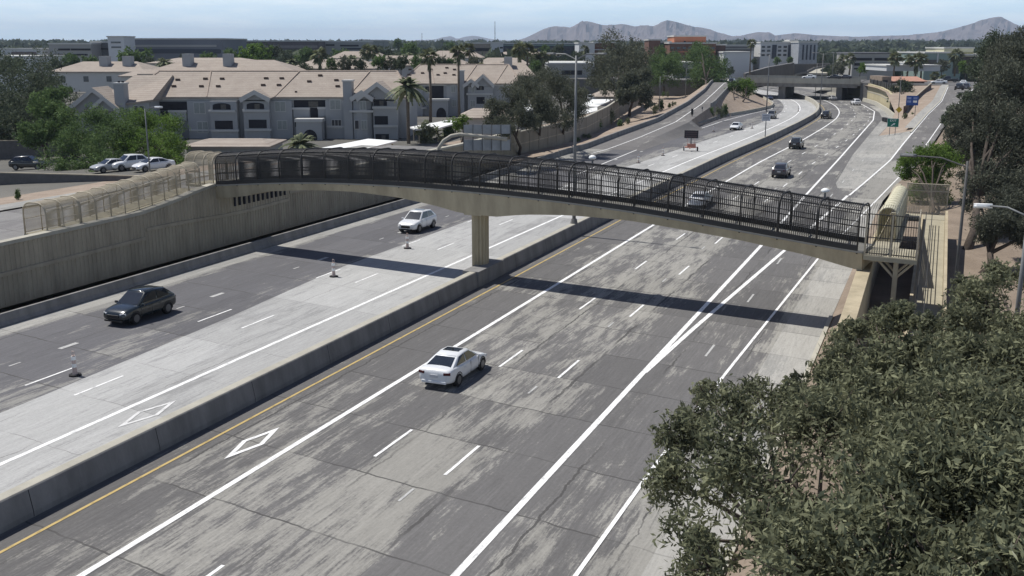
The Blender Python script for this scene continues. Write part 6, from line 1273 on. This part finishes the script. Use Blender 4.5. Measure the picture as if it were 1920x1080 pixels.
def shrub_at(px_, row_, z_, wpx, hpx, lab, kind='bush'):
    d_ = (H-z_)*1983/(row_-85); plant(kind, px_, row_-hpx, wpx, d_, lab, 'shrubs on the gravel', z0=z_-.1); 
for a_ in [(1240, 207, 1.2, 16, 22, 'tall shrub by the nearest ramp lamp post'), (1230, 215, 1.0, 14, 18, 'low shrub left of the nearest ramp lamp post'), (1255, 202, 1.4, 9, 9, 'small shrub right of the nearest ramp lamp post'), (1265, 201, 1.4, 9, 10, 'small round shrub farther right of the nearest ramp lamp post'), (1244, 180, 1.8, 8, 9, 'little shrub left of the middle ramp lamp post'), (1252, 182, 1.8, 9, 10, 'little shrub beside the middle ramp lamp post'), (1337, 221, .5, 13, 20, 'left shrub of the trio on the gravel'), (1350, 223, .5, 15, 22, 'middle shrub of the trio on the gravel'), (1362, 216, .6, 15, 22, 'right shrub of the trio on the gravel'),
           (1700, 225, .8, 12, 12, 'dark spiky shrub below the blue service sign'), (1713, 221, 1.0, 8, 10, 'reddish shrub beside the service sign'), (1719, 208, 1.4, 9, 12, 'green shrub behind the service sign'), (1120, 245, .4, 22, 22, 'wispy shrub against the sound wall'), (1145, 232, .6, 20, 26, 'larger wispy shrub against the sound wall'), (1165, 238, .5, 14, 14, 'agave-like shrub on the slope'), (1100, 262, .3, 16, 10, 'low dark shrub below the sound wall'), (1085, 268, .2, 16, 10, 'another low dark shrub below the sound wall'), (1178, 234, .7, 12, 12, 'yellowish shrub on the ramp slope'),
           (95, 352, 1.6, 44, 24, 'pale low palm-like shrub at the block wall'), (25, 345, 1.8, 22, 14, 'dark clipped shrub at the left verge'), (28, 374, 2.9, 14, 20, 'small cactus-like shrub on the left verge'), (800, 275, -.2, 60, 42, 'dry grey shrub behind the footbridge'), (845, 262, -.2, 34, 40, 'dry shrub beside the bright bush'), (340, 331, .7, 30, 16, 'dry shrub by the white parked cars')]: shrub_at(*a_)
plant('bright', 862, 214, 42, 140, 'bright yellow green bush by the smaller carport', 'shrubs on the gravel', z0=-.4)
# hedge row left
t = thing('hedge', 'dark hedge on top of the grey wall at the left edge', 'hedge', (*P(40, 262, 1.5), 1.4)); rg = np.random.default_rng(99); a = P(-60, 268, 1.5); b = P(150, 265, 1.5); cs = [(a[0]+(b[0]-a[0])*k/16-t.location.x, a[1]+(b[1]-a[1])*k/16-t.location.y, .6) for k in range(17)]
V, Q, rnd = leaves(cs, [(1.2, 1.2, 1.0)]*17, 6000, .3, .12, rg); npmesh('foliage', V, Q, L_darkg, t, rnd)
# the far city wood: one mass
rg = np.random.default_rng(5); cs = []; rs = []
for k in range(5200):
    d_ = 430*(7.5**rg.uniform(0, 1)); px_ = rg.uniform(-120, 2050); x_, y_ = PD(px_, d_, 5); r0_ = math.hypot(x_, y_); zg = zfar(r0_)
    if d_ < 640 and 1330 < px_ < 1560: continue
    q = rg.uniform(3, 6.5)*(1+.4*(d_ > 1200)); cs.append((x_, y_, zg+q*.9+rg.uniform(0, 1.5))); rs.append((q*1.25, q*1.25, q*.95))
cs = np.array(cs); rs = np.array(rs); n = 26
idx = np.repeat(np.arange(len(cs)), n); d = rg.normal(size=(len(idx), 3)); d[:, 2] = np.abs(d[:, 2])*.9-.25; d /= np.linalg.norm(d, axis=1)[:, None]
p = cs[idx]+d*rs[idx]*rg.uniform(.6, 1.05, len(idx))[:, None]; a = rg.normal(size=p.shape); a /= np.linalg.norm(a, axis=1)[:, None]; b = rg.normal(size=p.shape); b -= a*(a*b).sum(1)[:, None]; b /= np.linalg.norm(b, axis=1)[:, None]
L = (rs[idx, 0]*.62)[:, None]; V = np.stack([p-a*L, p+b*L*.7, p+a*L, p-b*L*.7], 1).reshape(-1, 3)
wood = npmesh('distant_trees', V, np.arange(len(V)).reshape(-1, 4), L_darkg, None, np.clip(np.repeat(rg.uniform(0, 1, len(cs)), n)*.7+rg.uniform(0, .4, len(idx)), 0, 1))
tag(wood, 'wooded city suburbs reaching to the horizon', 'trees', kind='stuff')
# scattered far roofs
for k in range(26):
    d_ = rg.uniform(650, 1900); px_ = rg.uniform(0, 1900)
    if 1340 < px_ < 1560 and d_ < 900: continue
    x_, y_ = PD(px_, d_, 5); zg = zfar(math.hypot(x_, y_)); t = thing('far_building', 'pale low roof poking out of the far trees', 'building', (x_, y_, zg), PS+rg.uniform(-.4, .4), 'far roofs among the trees')
    w_, h_ = rg.uniform(18, 50), rg.uniform(7, 11); m_ = MB(); m_.b2((-w_/2, 0, -3), (w_/2, 15, h_)); m_.build('wall', [M_off, G2, plain('beige_office', (.25, .225, .19), .8)][k % 3], t); m_ = MB(); m_.b2((-w_/2-.4, -.4, h_+.01), (w_/2+.4, 15.4, h_+.6)); m_.build('roof', M_off, t)

# ================================================================ MOUNTAINS
def range_(name, prof, d0, thick, mat, seed, rough=.10, nrow=14, step=6):
    rg = np.random.default_rng(seed); rows = []; pxs = np.arange(prof[0][0], prof[-1][0]+1, step); n = len(pxs); j = rg.normal(size=(nrow+1, n))
    for it in range(2): j = (j+np.roll(j, 1, 1)+np.roll(j, 1, 0))/2.2
    spur = np.interp(np.arange(n), np.arange(0, n, 3), rg.uniform(-1, 1, len(np.arange(0, n, 3))))
    for i in range(nrow+1):
        f = i/nrow*2-1; d_ = d0+f*thick; r = []
        fall = max(0, 1-abs(f)**1.15)
        for k, px_ in enumerate(pxs):
            zt = zrow(lerp(prof, px_), d0); fl = fall if i == nrow//2 else fall*(1+rough*1.6*spur[k]*(1-fall)+rough*j[i, k]); x_, y_ = PD(960+(px_-960)*d0/d_ if False else px_, d_, 0); r.append((x_, y_, -20+(zt+20)*min(fl, 1)))
        rows.append(r)
    return grid(name, rows, mat)
def rock(name, a, b, s):
    g = NG(name, .95, .1); n1 = g.noise(g.geo((1, 1, .6)), s, 8, .7); g.color(g.mix(g.ramp(n1, [(.36, 0), (.62, 1)]), a, b)); g.bump(n1, 1, 60); return g.m
CP = [(930, 79), (965, 77), (985, 71), (1000, 64), (1020, 54), (1040, 50), (1058, 50), (1070, 52), (1083, 44), (1097, 39.5), (1110, 42), (1130, 47.5), (1148, 47), (1165, 45), (1175, 46.5), (1190, 50), (1205, 48), (1225, 49), (1238, 43), (1251, 38), (1265, 41), (1280, 45), (1298, 51), (1310, 51), (1330, 55), (1345, 61), (1355, 63), (1372, 68), (1388, 67), (1400, 64), (1420, 60), (1432, 61), (1441, 60), (1453, 67), (1465, 65), (1490, 62), (1530, 66), (1600, 69), (1700, 66), (1760, 60), (1800, 50), (1850, 34), (1870, 31), (1892, 42), (1920, 56), (1960, 66), (2050, 76)]
range_('mountain_ridge', CP, 7600, 1300, rock('red_grey_rock', (.095, .080, .082), (.19, .155, .15), .004), 4, .16, )
range_('far_hills', [(640, 78), (680, 73), (700, 75), (760, 76), (815, 74), (830, 70), (845, 67.5), (858, 73), (872, 69), (888, 66.5), (905, 70), (925, 74), (960, 76), (1000, 78)], 11500, 900, rock('blue_far_rock', (.12, .11, .11), (.17, .15, .14), .003), 6, .2)
# haze over the whole valley
m = MB(); m.b2((-9500, -1500, -60), (9500, 13500, 235)); hz = NG('valley_haze_air'); hz.t.nodes.remove(hz.b); pv = hz.n('ShaderNodeVolumePrincipled'); pv.inputs['Density'].default_value = 8.5e-5; pv.inputs['Color'].default_value = (.66, .80, 1, 1); pv.inputs['Anisotropy'].default_value = 0
hz.lk(pv.outputs[0], hz.t.nodes['Material Output'].inputs['Volume']); o = m.build('haze', hz.m); o['kind'] = 'stuff'
